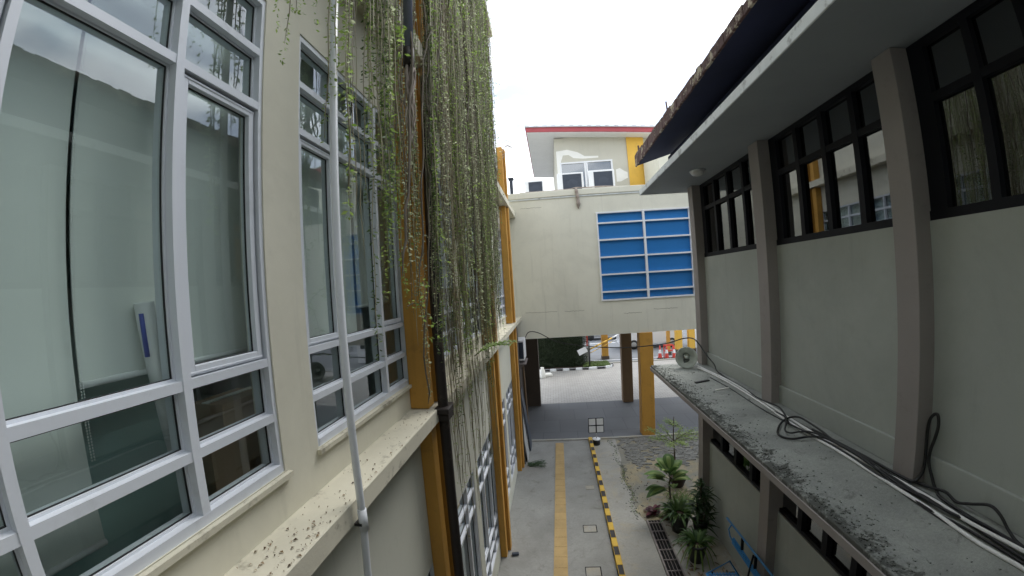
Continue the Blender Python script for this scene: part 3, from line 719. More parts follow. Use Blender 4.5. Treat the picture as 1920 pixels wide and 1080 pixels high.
# conduits and cables on the ledge ------------------------------------
def spline(pts, n=8):
    P = [Vector(p) for p in pts]; P = [P[0]*2-P[1]] + P + [P[-1]*2-P[-2]]; o = []
    for i in range(1, len(P)-2):
        for k in range(n):
            t_ = k/n; a, b, c, d_ = P[i-1], P[i], P[i+1], P[i+2]
            o.append(.5*((2*b)+(c-a)*t_+(2*a-5*b+4*c-d_)*t_*t_+(3*b-a-3*c+d_)*t_**3))
    o.append(P[-2]); return o
def cable(name, label, pts, r, mat, cat, group=None, n=8):
    return tag(MB().tube(spline(pts), r, n).build(name, mat), label, cat, group)
cable('conduit', 'white conduit on the ledge, the one nearer the wall', [(2.80, 7.50, 3.56), (2.90, 7.2, 3.517), (2.96, 6.4, 3.517), (2.93, 5.344, 3.517), (2.876, 4.253, 3.517), (2.886, 3.641, 3.517), (2.895, 2.968, 3.53), (2.90, 2.539, 3.535), (2.89, 2.2, 3.535), (2.93, 1.5, 3.545), (2.93, 0, 3.545)], .016, 'conduit', 'conduit', 'white conduits along the ledge')
cable('conduit', 'white conduit on the ledge, the one farther from the wall', [(2.78, 7.45, 3.54), (2.86, 7.1, 3.517), (2.90, 6.4, 3.517), (2.87, 5.3, 3.517), (2.80, 4.25, 3.517), (2.82, 3.65, 3.517), (2.80, 2.95, 3.517), (2.79, 2.5, 3.517), (2.76, 2.03, 3.517), (2.80, 1.5, 3.517), (2.82, 0, 3.517)], .016, 'conduit', 'conduit', 'white conduits along the ledge')
cable('power_cable', 'black cable coming down beside the far pilaster onto the ledge', [(3.0, 7.5, 3.74), (3.05, 7.3, 3.62), (3.02, 7.1, 3.54), (2.978, 6.548, 3.53), (2.967, 5.947, 3.53), (2.922, 5.449, 3.53), (2.92, 5.13, 3.55), (2.93, 4.9, 3.56), (2.867, 4.648, 3.54), (2.76, 4.389, 3.54), (2.757, 4.173, 3.55), (2.825, 3.807, 3.54), (2.824, 3.411, 3.54), (2.805, 3.051, 3.53), (2.85, 2.7, 3.53), (2.95, 2.28, 3.53), (2.977, 1.9, 3.53), (2.98, 0, 3.53)], .011, 'rubber', 'cable', 'black cables along the ledge')
cable('power_cable', 'black cable making the flat loop in the middle of the ledge', [(2.9, 0, 3.52), (2.88, 1.6, 3.52), (2.89, 2.573, 3.53), (2.844, 2.77, 3.53), (2.86, 3.115, 3.54), (2.884, 3.487, 3.55), (2.847, 3.837, 3.56), (2.754, 3.974, 3.54), (2.555, 4.007, 3.52), (2.481, 4.118, 3.52), (2.54, 4.268, 3.52), (2.695, 4.451, 3.53), (2.82, 4.505, 3.56), (2.92, 4.453, 3.58), (2.94, 4.282, 3.57), (2.93, 4.038, 3.56), (2.9, 3.78, 3.55), (2.92, 3.378, 3.54), (2.877, 2.979, 3.54), (2.85, 2.5, 3.54), (2.93, 1.9, 3.53), (2.93, 0, 3.53)], .012, 'rubber', 'cable', 'black cables along the ledge')
cable('power_cable', 'black cable coiled as the smaller inner loop on the ledge', [(2.84, 4.9, 3.515), (2.82, 4.6, 3.55), (2.70, 4.36, 3.56), (2.60, 4.22, 3.54), (2.60, 4.12, 3.54), (2.72, 4.10, 3.55), (2.80, 4.0, 3.57), (2.87, 3.7, 3.56), (2.88, 3.3, 3.54), (2.83, 2.9, 3.52), (2.78, 2.5, 3.52), (2.83, 2.0, 3.52), (2.86, 0, 3.52)], .010, 'rubber', 'cable', 'black cables along the ledge')
cable('power_cable', 'black cable rising in a tall loop against the right wall', [(2.93, 4.2, 3.52), (2.96, 3.5, 3.53), (2.97, 3.05, 3.53), (2.98, 2.88, 3.54), (3.03, 2.862, 3.58), (3.07, 2.865, 3.663), (3.08, 2.870, 3.849), (3.08, 2.868, 3.988), (3.08, 2.85, 4.086), (3.08, 2.809, 4.141), (3.08, 2.777, 4.133), (3.08, 2.77, 4.048), (3.08, 2.793, 3.939), (3.08, 2.826, 3.823), (3.08, 2.83, 3.717), (3.08, 2.786, 3.605), (3.06, 2.71, 3.53), (2.99, 2.5, 3.52), (2.97, 1.6, 3.52), (2.97, 0, 3.52)], .013, 'rubber', 'cable', 'black cables along the ledge')
cable('power_cable', 'black cable arching in a low bow at the near end of ledge', [(3.0, 2.95, 3.52), (3.05, 2.76, 3.53), (3.05, 2.678, 3.55), (3.05, 2.6, 3.56), (3.05, 2.5, 3.53), (3.05, 2.375, 3.575), (3.05, 2.217, 3.64), (3.05, 2.115, 3.615), (3.04, 2.0, 3.54), (3.0, 1.85, 3.52), (2.95, 1.4, 3.52), (2.95, 0, 3.52)], .012, 'rubber', 'cable', 'black cables along the ledge')
for j, (dx, lab) in enumerate([(.10, 'thin black wire closest to the foot of the wall'), (-.07, 'thin black wire on the outer side of the conduits')]):
    cable('thin_wire', lab, [(2.83+dx, 7.1-j*.3, 3.51), (2.84+dx*.8, 6.0, 3.51), (2.83+dx, 5.0, 3.51), (2.86+dx*.6, 4.0, 3.51), (2.87+dx*.9, 3.1, 3.51), (2.85+dx*1.2, 2.3, 3.51), (2.88+dx, 1.5, 3.51), (2.9+dx*.5, .3, 3.51)], .006, 'rubber', 'wire', 'thin wires along the ledge', 6)
tag(MB().obox((2.66, 6.05, 3.508), (.26, .035, .012), Matrix.Rotation(.25, 3, 'Z')).build('wood_strip', 'patch'), 'pale strip lying across the far part of the right ledge', 'strip')
tag(MB().obox((2.52, 6.55, 3.512), (.30, .05, .02), Matrix.Rotation(.35, 3, 'Z')).build('dark_stick', 'rubber', None, .004), 'dark stick lying on the ledge in front of the loudspeaker', 'stick')
# cable across below the bridge
cable('overhead_wire', 'black wire sagging across below the bridge', [(-1.0, 12.42, 3.5), (-0.986, 12.4, 3.641), (-0.848, 12.35, 3.818), (-0.534, 12.3, 3.773), (0.053, 12.0, 3.50), (0.922, 11.4, 3.412), (1.728, 10.5, 3.475), (2.186, 9.9, 3.58), (2.625, 9.0, 3.782), (2.80, 8.4, 3.97), (2.90, 8.0, 4.03), (2.955, 7.78, 3.93), (2.98, 7.65, 3.83), (3.0, 7.5, 3.74)], .013, 'rubber', 'wire')

# ================================================================== BRIDGE BUILDING
br = thing('link_bridge', 'cream enclosed bridge on columns closing off the end of the alley', 'bridge', (3, 14, 0))
bz0, bz1 = 3.55, 8.22
bm_ = MB(); wx0, wx1, wz0, wz1 = 1.58, 4.72, 4.66, 7.60
bm_.box(-1.32, wx0, 12.6, 12.8, bz0, bz1); bm_.box(wx1, 12, 12.6, 12.8, bz0, bz1); bm_.box(wx0, wx1, 12.6, 12.8, bz0, wz0); bm_.box(wx0, wx1, 12.6, 12.8, wz1, bz1)
bm_.box(-1.32, 12, 16.4, 16.6, bz0, bz1); bm_.box(-1.32, 12, 12.8, 16.4, bz0, bz0+.15); bm_.box(-1.32, 12, 12.8, 16.4, bz1-.1, bz1); bm_.box(11.8, 12, 12.8, 16.4, bz0+.15, bz1-.1); bm_.box(-1.32, -1.2, 12.8, 16.4, bz0+.15, bz1-.1)
part(bm_, 'wall', 'bridge', br)
part(MB().box(-1.32, 12, 12.54, 12.85, bz1, 8.42), 'coping', 'bridge', br, .01)
part(MB().box(-1.32, 12, 12.57, 12.6, bz1-.05, bz1), 'drip_edge', 'fascia', br)
fr = MB(); yf0, yf1 = 12.565, 12.66
fr.box(wx0, wx0+.05, yf0, yf1, wz0, wz1); fr.box(wx1-.05, wx1, yf0, yf1, wz0, wz1); fr.box(wx0+.05, wx1-.05, yf0, yf1, wz0, wz0+.05); fr.box(wx0+.05, wx1-.05, yf0, yf1, wz1-.05, wz1)
cx = 3.15; fr.box(cx-.035, cx+.035, yf0, yf1, wz0+.05, wz1-.05)
rows = [wz0+.30, wz0+.87, wz0+1.44, wz0+2.01, wz0+2.57]
for z in rows: fr.box(wx0+.05, cx-.035, yf0+.004, yf1, z-.025, z+.025); fr.box(cx+.035, wx1-.05, yf0+.004, yf1, z-.025, z+.025)
wo = part(fr, 'blue_window', 'white', br, .003)
pn = MB(); zz = [wz0+.05] + rows + [wz1-.05]
for i in range(6):
    lo = zz[i]+(.025 if i else 0); hi = zz[i+1]-(.025 if i < 5 else 0)
    for xa, xb in ((wx0+.05, cx-.035), (cx+.035, wx1-.05)):
        k = 0; z = lo
        while z < hi-.001:
            z2 = min(hi, z+.075); pn.prism([(12.668, z), (12.655, z2), (12.70, z2), (12.70, z)], 'x', xa+.001, xb-.001); z = z2
sub(pn, 'blue_panel', 'blue_film', wo)
for (x, y, m_, lab) in ((2.77, 12.55, 'orange', None), (2.78, 16.18, 'col_brown', None), (6.6, 12.55, 'orange', None)):
    part(MB().box(x, x+.44, y, y+.40, .03, bz0), 'column', m_, br, .01)
part(MB().box(-1.6, -.78, 16.18, 16.6, .03, bz0), 'column', 'brown_dark', br, .01)
for (xa, xb, z) in ((-.95, .1, 4.42), (.35, 1.0, 4.40), (2.3, 2.9, 4.22), (3.3, 4.1, 4.3), (-.9, -.2, 7.9)):
    n_ = 14; ck = MB().tube([(xa+(xb-xa)*i/n_, 12.5995, z+rn.uniform(-.012, .012)) for i in range(n_+1)], .0035, 4)
    part(ck, 'hairline_crack', 'soil', br)
# hanging rag / cement streak from coping
rg = MB(); rg.tube(spline([(.98, 12.50, 8.44), (1.01, 12.51, 8.2), (1.03, 12.53, 7.95), (1.02, 12.55, 7.75)]), [.035, .05, .055, .06, .06, .055, .05, .05, .06, .065, .06, .05, .045, .055, .06, .06, .07, .075, .07, .06, .05, .04, .03, .02, .01][:25], 8)
tag(rg.build('cloth_rag', 'roots'), 'twisted pale rag hanging over the bridge coping', 'rag')
cable('roof_hose', 'pale hose lying along the top of the bridge coping', [(-.9, 12.6, 8.435), (.3, 12.62, 8.44), (.75, 12.6, 8.44), (1.0, 12.56, 8.47), (1.3, 12.6, 8.46), (1.9, 12.75, 8.5), (2.6, 12.95, 8.5)], .02, 'roots', 'hose')

# AC units on roof
def ac(label, x, y, z, w_=1.0, h=.68, dpt=.4, grill='ac_dark', rotz=0):
    t = thing('air_conditioner', label, 'air conditioner', (x, y, z), 'outdoor air conditioning units')
    t.rotation_euler.z = rotz; Mw = Matrix.Translation((x, y, z)) @ Matrix.Rotation(rotz, 4, 'Z')
    def P(mb, nm, mt, bv=0):
        o = mb.build(nm, mt, t, bv); return o
    P(MB().box(-w_/2, w_/2, 0, dpt, .04, h), 'casing', 'white', .01)
    g_ = MB().box(-w_*.30, w_*.42, -.012, 0, .10, h-.06)
    for k in range(9): g_.box(-w_*.30, w_*.42, -.018, -.013, .12+k*(h-.2)/8, .13+k*(h-.2)/8)
    P(g_, 'grille', grill)
    if w_ > .5: P(MB().lathe([(.02, -.03), (.10, -.028), (.2, -.022), (.22, -.02)], (w_*.06, 0, h/2), (0, 1, 0), 24), 'fan', 'ac_dark')
    for q in (-.4, .3): P(MB().box(w_*q, w_*(q+.1), .02, dpt-.02, 0, .04), 'foot', 'rubber')
    return t
ac('white outdoor air conditioner on the bridge roof, left of two before the window', .98, 14.8, 8.66, 1.02, .97)
ac('white outdoor air conditioner on the bridge roof, right of two before the window', 2.20, 14.8, 8.66, 1.02, .99)
ac('small lone air conditioner at the left end of the bridge roof', -.45, 14.8, 8.66, .74, .77)
tag(MB().box(-1.3, 5.2, 14.78, 15.25, 8.22, 8.66).build('roof_plinth', 'bridge'), 'low cream plinth on the bridge roof carrying air conditioners', 'plinth')
t = ac('wall mounted air conditioner beside the far orange pilaster under the bridge', -1.14, 11.65, 2.98, .30, .68, .75)
tag(MB().box(-1.34, -.95, 11.55, 12.45, 2.90, 2.94).prism([(-1.3, 2.6), (-1.0, 2.9), (-1.3, 2.9)], 'y', 11.6, 11.64).build('wall_bracket', 'steel'), 'dark metal bracket shelf carrying the wall mounted air conditioner', 'bracket')

# upper building behind
ub = thing('upper_storey_block', 'cream upper block with red fascia and wide eaves behind the bridge', 'building', (3, 18, 0))
uy = 16.6; K = uy/16.5
mb = MB(); ux0, ux1, uz0, uz1 = .68, 3.0, 9.35, 10.62
X0 = .50
mb.box(X0, ux0, uy, uy+.2, bz1, 11.75); mb.box(ux1, 9, uy, uy+.2, bz1, 11.75); mb.box(ux0, ux1, uy, uy+.2, bz1, uz0); mb.box(ux0, ux1, uy, uy+.2, uz1, 11.75)
mb.box(X0, X0+.2, uy+.2, 23, bz1, 11.75); mb.box(X0+.2, 9, 22.8, 23, bz1, 11.75); mb.box(X0+.2, 9, uy+.2, 22.8, 8.3, 8.4)
part(mb, 'wall', 'upper', ub)
part(MB().box(3.68, 4.42, uy-.06, uy, bz1, 11.70), 'pilaster', 'yellow', ub)
def slopebox(mb, x0, x1, y0, y1, za, zb_, t_, mi=0):
    mb.add([(x0, y0, za), (x1, y0, zb_), (x1, y1, zb_), (x0, y1, za), (x0, y0, za+t_), (x1, y0, zb_+t_), (x1, y1, zb_+t_), (x0, y1, za+t_)], [(0, 1, 2, 3), (4, 7, 6, 5), (0, 4, 5, 1), (1, 5, 6, 2), (2, 6, 7, 3), (3, 7, 4, 0)], mi)
# eaves: slightly falling to the right as in the photograph
mb = MB(); slopebox(mb, -.66, 9, 16.02, 23.2, 11.90, 11.15, .04); part(mb, 'soffit', 'white', ub)
mb = MB(); slopebox(mb, -.68, 9, 15.98, 16.02, 11.93, 11.18, .20); slopebox(mb, -.70, -.66, 16.02, 23.2, 11.93, 11.93, .2); part(mb, 'fascia', 'red', ub)
mb = MB()
for i in range(52):
    xa = -.72+i*.19; z_ = 12.14-(xa+.72)*.0775; hh = .035 if i % 2 else .07
    slopebox(mb, xa, xa+.188, 15.93, 23.3, z_, z_-.0147, hh)
part(mb, 'roof', 'roof_metal', ub)
mb = MB(); fy0, fy1 = uy-.01, uy+.08
mb.box(ux0, ux1, fy0, fy1, uz1-.07, uz1); mb.box(ux0, ux1, fy0, fy1, uz0, uz0+.07)
for x in (ux0, ux0+1.07, ux0+1.15, ux1-.07): mb.box(x, x+.07, fy0, fy1, uz0+.07, uz1-.07)
mb.box(ux0+1.22, ux1-.07, fy0, fy1, uz0+.78, uz0+.83)
wo = part(mb, 'window', 'white', ub)
sub(MB().box(ux0+.07, ux1-.07, uy+.03, uy+.036, uz0+.07, uz1-.07), 'glass', 'glass_r', wo)
part(MB().box(ux0-.1, ux1+.1, uy+.9, uy+1, 8.4, 11.7), 'room_wall', 'teal_in', ub)
# pale repair patches
part(MB().prism([(X0+.06, 9.4), (X0+.06, 11.15), (1.05, 11.2), (1.5, 11.05), (1.8, 10.85), (2.4, 10.82), (2.4, 10.74), (1.7, 10.74), (1.3, 10.8), (1.1, 10.95), (.85, 10.95), (.75, 10.68), (.66, 9.4)], 'y', uy-.004, uy-.001), 'plaster_patch', 'patch', ub)
part(MB().prism([(3.12, 9.6), (3.12, 10.15), (3.3, 10.2), (3.5, 10.05), (3.62, 10.0), (3.62, 9.75), (3.3, 9.6)], 'y', uy-.004, uy-.001), 'plaster_patch', 'patch', ub)
# cream block at right of the upper storey, behind the right roof
tag(MB().box(4.3, 12, 14.2, 16.4, 8.42, 10.3).box(4.25, 12, 14.1, 16.5, 10.3, 10.4).build('stair_block', 'bridge', None, .01), 'cream stair block on the bridge roof beside the right hand eaves', 'building')
# top of left building at the far end
tag(MB().box(-1.22, -1.12, 12.7, 12.9, 8.42, 9.0).box(-1.26, -1.08, 12.66, 12.94, 8.98, 9.02).build('roof_post', 'ac_dark'), 'dark stubby post behind the corner of left roof', 'post')
tw = MB()
for k in range(6):
    z = 8.9+.09*k; tw.tube(spline([(-1.15, 10.3, z), (-1.0, 10.25, z+rn.uniform(.0, .15)), (-.85, 10.2, z+rn.uniform(-.1, .1)), (-.72+rn.uniform(-.1, .05), 10.1, z-rn.uniform(.1, .25))]), .010, 5)
tag(tw.build('dry_twigs', 'roots'), 'dry pale twigs curling off the top of far pilaster', 'twigs')

# ================================================================== YARD OBJECTS
# sign stand
t = thing('sign_stand', 'small stand with four white square signs on a black bucket base', 'sign', (1.17, 12.1, 0))
sg = MB()
for dx in (-.125, .125):
    for dz in (-.125, .125): sg.box(1.17+dx-.105, 1.17+dx+.105, 12.08, 12.09, .66+dz-.105, .66+dz+.105)
sub(sg, 'sign_panel', 'white', t)
sub(MB().box(.92, 1.42, 12.091, 12.105, .41, .91), 'backing', 'dark_frame', t)
sub(MB().tube([(1.17, 12.11, .1), (1.17, 12.11, .6)], .013, 8), 'post', 'board', t)
sub(MB().lathe([(0, 0), (.11, 0), (.125, .18), (.11, .19), (.0, .17)], (1.17, 12.11, .001), (0, 0, 1), 20), 'bucket', 'rubber', t)
sub(MB().lathe([(.126, .18), (.13, .2), (.1, .215), (0, .215)], (1.17, 12.11, .001), (0, 0, 1), 20), 'bucket_rim', 'white', t)
# manhole covers
def cover(x, y, w_, l, lab, dark=True):
    t = thing('access_cover', lab, 'cover', (x, y, 0), 'small access covers in the path')
    f = MB().box(x-w_/2, x+w_/2, y-l/2, y-l/2+.012, 0, .005).box(x-w_/2, x+w_/2, y+l/2-.012, y+l/2, 0, .005).box(x-w_/2, x-w_/2+.012, y-l/2+.02, y+l/2-.02, 0, .006).box(x+w_/2-.02, x+w_/2, y-l/2+.02, y+l/2-.02, 0, .006)
    sub(f, 'frame', 'drain_dark' if dark else 'concrete2', t); sub(MB().box(x-w_/2+.02, x+w_/2-.02, y-l/2+.02, y+l/2-.02, 0, .004), 'lid', 'concrete2', t)
cover(.55, 7.72, .30, .26, 'dark framed access cover in the middle of the path')
cover(.50, 6.42, .30, .26, 'dark framed access cover at the near edge of the picture')
cover(.70, 9.45, .22, .22, 'pale access cover close to the striped kerb', False)
# drain grate
t = thing('drain_grate', 'long rusty steel drain grating beside the potted plants', 'grate', (1.97, 6, 0))
sub(MB().box(1.85, 2.11, -2, 7.95, -.30, -.016), 'channel', 'drain_dark', t)
gr = MB().box(1.82, 1.85, -2, 7.95, -.05, .012).box(2.11, 2.14, -2, 7.95, -.05, .012)
for k in range(34): gr.box(1.85, 2.11, -1.9+k*.295, -1.885+k*.295, -.014, .01)
for k in range(3): gr.box(1.91+k*.065, 1.917+k*.065, -2, 7.95, -.014, .006)
sub(gr, 'bars', 'steel', t)

# boards, rods beside far left pilaster
def leaning(name, lab, cat, x0, y0, x1, y1, z1, w_, th, mat):
    # panel leaning against the left wall
    a = Vector((x0, y0, .0)); b = Vector((x1, y0, z1)); ln = (b-a); ang = math.atan2(b.x-a.x, z1)
    m = Matrix.Rotation(ang, 3, 'Y')
    return tag(MB().obox((a+b)/2+Vector((0, w_/2, 0)), (th, w_, ln.length), m).build(name, mat, None, .003), lab, cat)
leaning('leaning_board', 'grey board leaning in the corner by the far pilaster', 'board', -1.02, 11.0, -1.22, 11, 1.75, .65, .02, 'board')
leaning('leaning_board', 'dark framed panel leaning behind the grey board', 'board', -.98, 11.75, -1.20, 11, 2.0, .6, .03, 'ac_dark')
leaning('leaning_board', 'narrow brown plank standing behind the leaning panels', 'board', -1.05, 12.4, -1.12, 12, 2.75, .12, .04, 'col_brown')
t = thing('black_drainpipe', 'black pipe at the back of the far orange pilaster', 'pipe', (-1.12, 10.88, 0))
sub(MB().tube([(-1.13, 10.88, 0), (-1.13, 10.88, 4.19)], .05, 12), 'pipe', 'black_pipe', t)
br_ = MB()
for k in range(14):
    a = rn.uniform(-.5, .6); p = Vector((-.98+rn.uniform(-.05, .1), 10.75+rn.uniform(-.1, .1), .02)); br_.tube([p, p+Vector((.25*math.cos(a), .25*math.sin(a), rn.uniform(0, .05))), p+Vector((.5*math.cos(a), .5*math.sin(a)+.03, rn.uniform(0, .03)))], [.008, .006, .002], 5)
    for q in range(5): blade(br_, p+Vector((.1*q*math.cos(a), .1*q*math.sin(a), .03)), (math.cos(a+rn.uniform(-1, 1)), math.sin(a+rn.uniform(-1, 1)), .1), .09, .03, .2, 3)
tag(br_.build('fallen_branch', 'leaf_dark', None), 'dead leafy branch lying at the foot of far pilaster', 'branch')
tag(MB().obox((-1.0, 6.88, .03), (.14, .07, .05), Matrix.Rotation(.2, 3, 'Z')).build('brick_piece', 'ac_dark', None, .008), 'dark brick bit at the foot of second pilaster', 'brick')

# bench -----------------------------------------------------------------
t = thing('metal_bench', 'blue metal bench with openwork seat and backrest by the right wall', 'bench', (2.6, 5.3, 0))
def slats(mb, y0, y1, xa, xb, za, zb_, ns, r=.009):
    for k in range(ns):
        q = k/(ns-1); x = xa+(xb-xa)*q; z = za+(zb_-za)*q
        mb.box(x-.012, x+.012, y0, y1, z-.006, z+.006)
st = MB(); slats(st, 4.1, 5.72, 2.32, 2.80, .47, .43, 10)
for k in range(11): st.obox((2.56, 4.12+k*.155, .462), (.48, .014, .008), Matrix.Rotation(.083, 3, 'Y'))
sub(st, 'seat', 'bench_blue', t)
sf = MB().tube([(2.30, 4.08, .47), (2.30, 5.70, .47), (2.82, 6.0, .43), (2.82, 4.08, .43)], .016, 8)
sub(sf, 'seat_frame', 'bench_blue', t)
bk = MB().tube([(2.93, 6.42, .98), (2.95, 4.1, 1.06)], .018, 8).tube([(2.96, 6.42, .945), (2.98, 4.1, 1.02)], .014, 8)
sub(bk, 'top_rail', 'bench_blue', t)
bk = MB().tube([(2.94, 6.25, .96), (2.90, 6.27, .86), (2.90, 6.2, .76), (2.91, 6.0, .70), (2.92, 4.1, .70)], .012, 8); 
slats(bk, 4.1, 6.12, 2.905, 2.92, .70, .79, 4)
for k in range(26): bk.box(2.903, 2.909, 4.1+k*.08, 4.112+k*.08, .70, .79)
sub(bk, 'backrest', 'bench_blue', t)
for y in (5.8, 5.35, 4.9): sub(MB().box(2.905, 2.945, y-.015, y+.015, .79, 1.0), 'back_strut', 'dark_frame', t)
for y in (5.75, 4.5):
    sub(MB().tube([(2.36, y, 0.0), (2.42, y, .45)], .016, 8), 'leg', 'dark_frame', t)
    sub(MB().tube(spline([(2.92, y-.3, .0), (2.86, y-.3, .3), (2.88, y-.3, .6), (2.94, y-.3, .95)]), .016, 8), 'leg', 'dark_frame', t)

# potted plants ---------------------------------------------------------
def pot(t, x, y, r, h, mat='terracotta'):
    sub(MB().lathe([(0, 0), (r*.68, 0), (r*.80, h*.3), (r*.97, h*.75), (r, h), (r*1.08, h), (r*1.08, h+.03), (r*.94, h+.03), (r*.9, h-.04), (0, h-.03)], (x, y, .002), (0, 0, 1), 28), 'pot', mat, t)
    sub(MB().lathe([(0, h-.022), (r*.89, h-.025)], (x, y, .002), (0, 0, 1), 20), 'soil', 'soil', t)
# spider-like plant (nearest)
x, y = 2.46, 6.62
t = thing('potted_plant', 'potted plant with long arching striped leaves nearest the blue bench', 'potted plant', (x, y, 0), 'potted plants by the drain'); pot(t, x, y, .18, .35)
lf = MB()
for k in range(84):
    a = rn.uniform(-.9, 4.0); e = rn.uniform(.7, 2.2); blade(lf, (x+.05*math.cos(a), y+.05*math.sin(a), .36), (math.cos(a), math.sin(a), e), rn.uniform(.40, .66), .032, rn.uniform(.5, 1.0), 8, .15)
sub(lf, 'leaves', 'leaf_mid', t)
lf = MB()
for k in range(7):
    a = 3.4+k*.45; blade(lf, (x+.05*math.cos(a), y+.05*math.sin(a), .36), (math.cos(a), math.sin(a), .7), .42, .035, 1.9, 9, .2)
sub(lf, 'pale_leaves', 'leaf_pale', t)
# second pot, taller bushy
x, y = 2.42, 7.55
t = thing('potted_plant', 'black pot with tufted narrow green leaves at the head of the drain', 'potted plant', (x, y, 0), 'potted plants by the drain'); pot(t, x, y, .21, .40)
lf = MB()
for k in range(130):
    a = rn.uniform(0, 6.28); blade(lf, (x+.1*math.cos(a), y+.1*math.sin(a), .40), (math.cos(a), math.sin(a), rn.uniform(.5, 2.0)), rn.uniform(.3, .58), .045, rn.uniform(.4, .9), 6, .15)
sub(lf, 'leaves', 'leaf_mid', t)
# dracaena against pillar
x, y = 2.80, 7.35
t = thing('potted_plant', 'tall dark spiky plant in a pot against the right hand pilaster', 'potted plant', (x, y, 0), 'potted plants by the drain'); pot(t, x, y, .15, .3)
lf = MB(); sm = MB()
for (dx, dy, hh) in ((0, 0, 1.15), (.08, .05, .85), (-.1, -.05, .75), (.05, -.1, .5)):
    sm.tube([(x+dx*.3, y+dy*.3, .28), (x+dx, y+dy, hh)], .015, 6)
    for k in range(34):
        a = rn.uniform(0, 6.28); blade(lf, (x+dx, y+dy, hh-rn.uniform(0, .3)), (math.cos(a), math.sin(a), rn.uniform(.2, 2.2)), rn.uniform(.25, .46), .048, rn.uniform(.2, .9), 6, .12)
sub(sm, 'stem', 'trunk', t); sub(lf, 'leaves', 'leaf_dark', t)
# dumb cane with broad leaves
x, y = 2.38, 7.98
t = thing('potted_plant', 'dumb cane with broad pale veined leaves on a leaning stem', 'potted plant', (x, y, 0), 'potted plants by the drain'); pot(t, x, y, .14, .24)
sm = MB(); sm.tube(spline([(x, y, .2), (x-.02, y+.02, .55), (x-.04, y+.02, .80), (x-.02, y, 1.02)]), .022, 8); sub(sm, 'stem', 'trunk', t)
lf, lp = MB(), MB()
for a, e, z, l, w_ in ((2.7, .5, 1.15, .42, .15), (2.2, 1.5, 1.25, .42, .14), (3.9, 1.4, 1.25, .40, .14), (.6, 1.3, 1.22, .42, .13), (1.5, 2.2, 1.3, .42, .14), (5.1, 1.8, 1.28, .40, .14), (3.2, .9, 1.05, .45, .15), (3.1, .6, .85, .40, .16), (.2, .9, 1.1, .38, .13), (5.8, .8, 1.1, .35, .13), (2.9, 1.6, 1.2, .4, .15), (4.6, 1.0, 1.0, .38, .14), (1.0, 1.6, 1.15, .4, .14), (3.5, .3, .95, .4, .15)):
    d0 = Vector((math.cos(a), math.sin(a), e)); p0 = Vector((x-.03, y, z-.22)); p1 = p0+d0.normalized()*.12
    lf.tube([p0, p1], .007, 5); blade(lf, p1, d0, l*1.3, w_*1.8, .5, 9, .18); blade(lp, p1+Vector((0, 0, .004)), d0, l*1.12, w_*.75, .5, 9, .22)
sub(lf, 'leaves', 'leaf_mid', t); sub(lp, 'pale_veins', 'leaf_pale', t)
# red leaved plant
x, y = 2.05, 8.15
t = thing('red_plant', 'low dark red leaved plant beside the end of the drain', 'plant', (x, y, 0))
lf = MB()
for k in range(30):
    a = rn.uniform(0, 6.28); blade(lf, (x, y, .05), (math.cos(a), math.sin(a), rn.uniform(.2, 2)), rn.uniform(.16, .34), .10, rn.uniform(.3, .8), 5, .1)
sub(lf, 'leaves', 'leaf_red', t)
lf = MB()
for k in range(16):
    a = rn.uniform(-1, 1.2); blade(lf, (x+.1, y-.1, .04), (math.cos(a), math.sin(a), rn.uniform(.1, .8)), rn.uniform(.15, .3), .08, .6, 5, .1)
sub(lf, 'brown_leaves', 'leaf_fallen', t)
lf = MB()
for k in range(70):
    a = rn.uniform(0, 6.28); x, y = rn.uniform(2.16, 2.95), rn.uniform(6.2, 7.9); blade(lf, (x, y, .006), (math.cos(a), math.sin(a), .12), rn.uniform(.05, .13), .03, .1, 3)
for k in range(60):
    a = rn.uniform(0, 6.28); x, y = rn.uniform(1.75, 3.3), rn.uniform(8.1, 10.6); blade(lf, (x, y, .0), (math.cos(a), math.sin(a), .12), rn.uniform(.04, .10), .03, .1, 3)
tag(lf.build('fallen_leaves', 'leaf_fallen'), 'dry leaves fallen between the pots and on the bare soil', 'leaf litter', None, 'stuff')
# clay pot with sapling tree
x, y = 2.86, 9.35
t = thing('young_tree', 'slender young tree with layered pale green crown in a clay pot', 'tree', (x, y, 0)); pot(t, x+.09, y, .21, .24, 'clay')
sm = MB(); sm.tube(spline([(x, y, .2), (x+.01, y, .8), (x-.01, y+.02, 1.3), (x, y, 1.85)]), [.022]*10+[.015]*10+[.008]*5, 7)
lf = MB(); tips = []
for k in range(15):
    a = k*2.399; z = 1.18 if k < 9 else 1.62; L_ = rn.uniform(.55, .85) if k < 9 else rn.uniform(.12, .25)
    e = .42 if k < 9 else .6
    p = Vector((x, y, z+rn.uniform(-.04, .04))); d0 = Vector((math.cos(a), math.sin(a), e))
    pts = [p+d0*L_*q+Vector((0, 0, -.12*q*q*L_)) for q in (0, .33, .66, 1)]; sm.tube(pts, [.009, .007, .005, .002], 5)
    for j in range(int(L_*260)):
        q = .25+.75*rn.random(); c = p+d0*L_*q+Vector((rn.gauss(0, .045), rn.gauss(0, .045), rn.gauss(.0, .025)-.12*q*q*L_))
        b = rn.uniform(0, 6.28); s = rn.uniform(.018, .032); d1 = Vector((math.cos(b), math.sin(b), rn.uniform(-.4, .4))); d2 = d1.cross(Vector((rn.uniform(-.5, .5), rn.uniform(-.5, .5), 1))).normalized()
        lf.add([c, c+d1*s*.9+d2*s*.5, c+d1*s*1.8, c+d1*s*.9-d2*s*.5], [(0, 1, 2, 3)])
sub(sm, 'trunk', 'trunk', t); sub(lf, 'crown', 'leaf_pale', t)
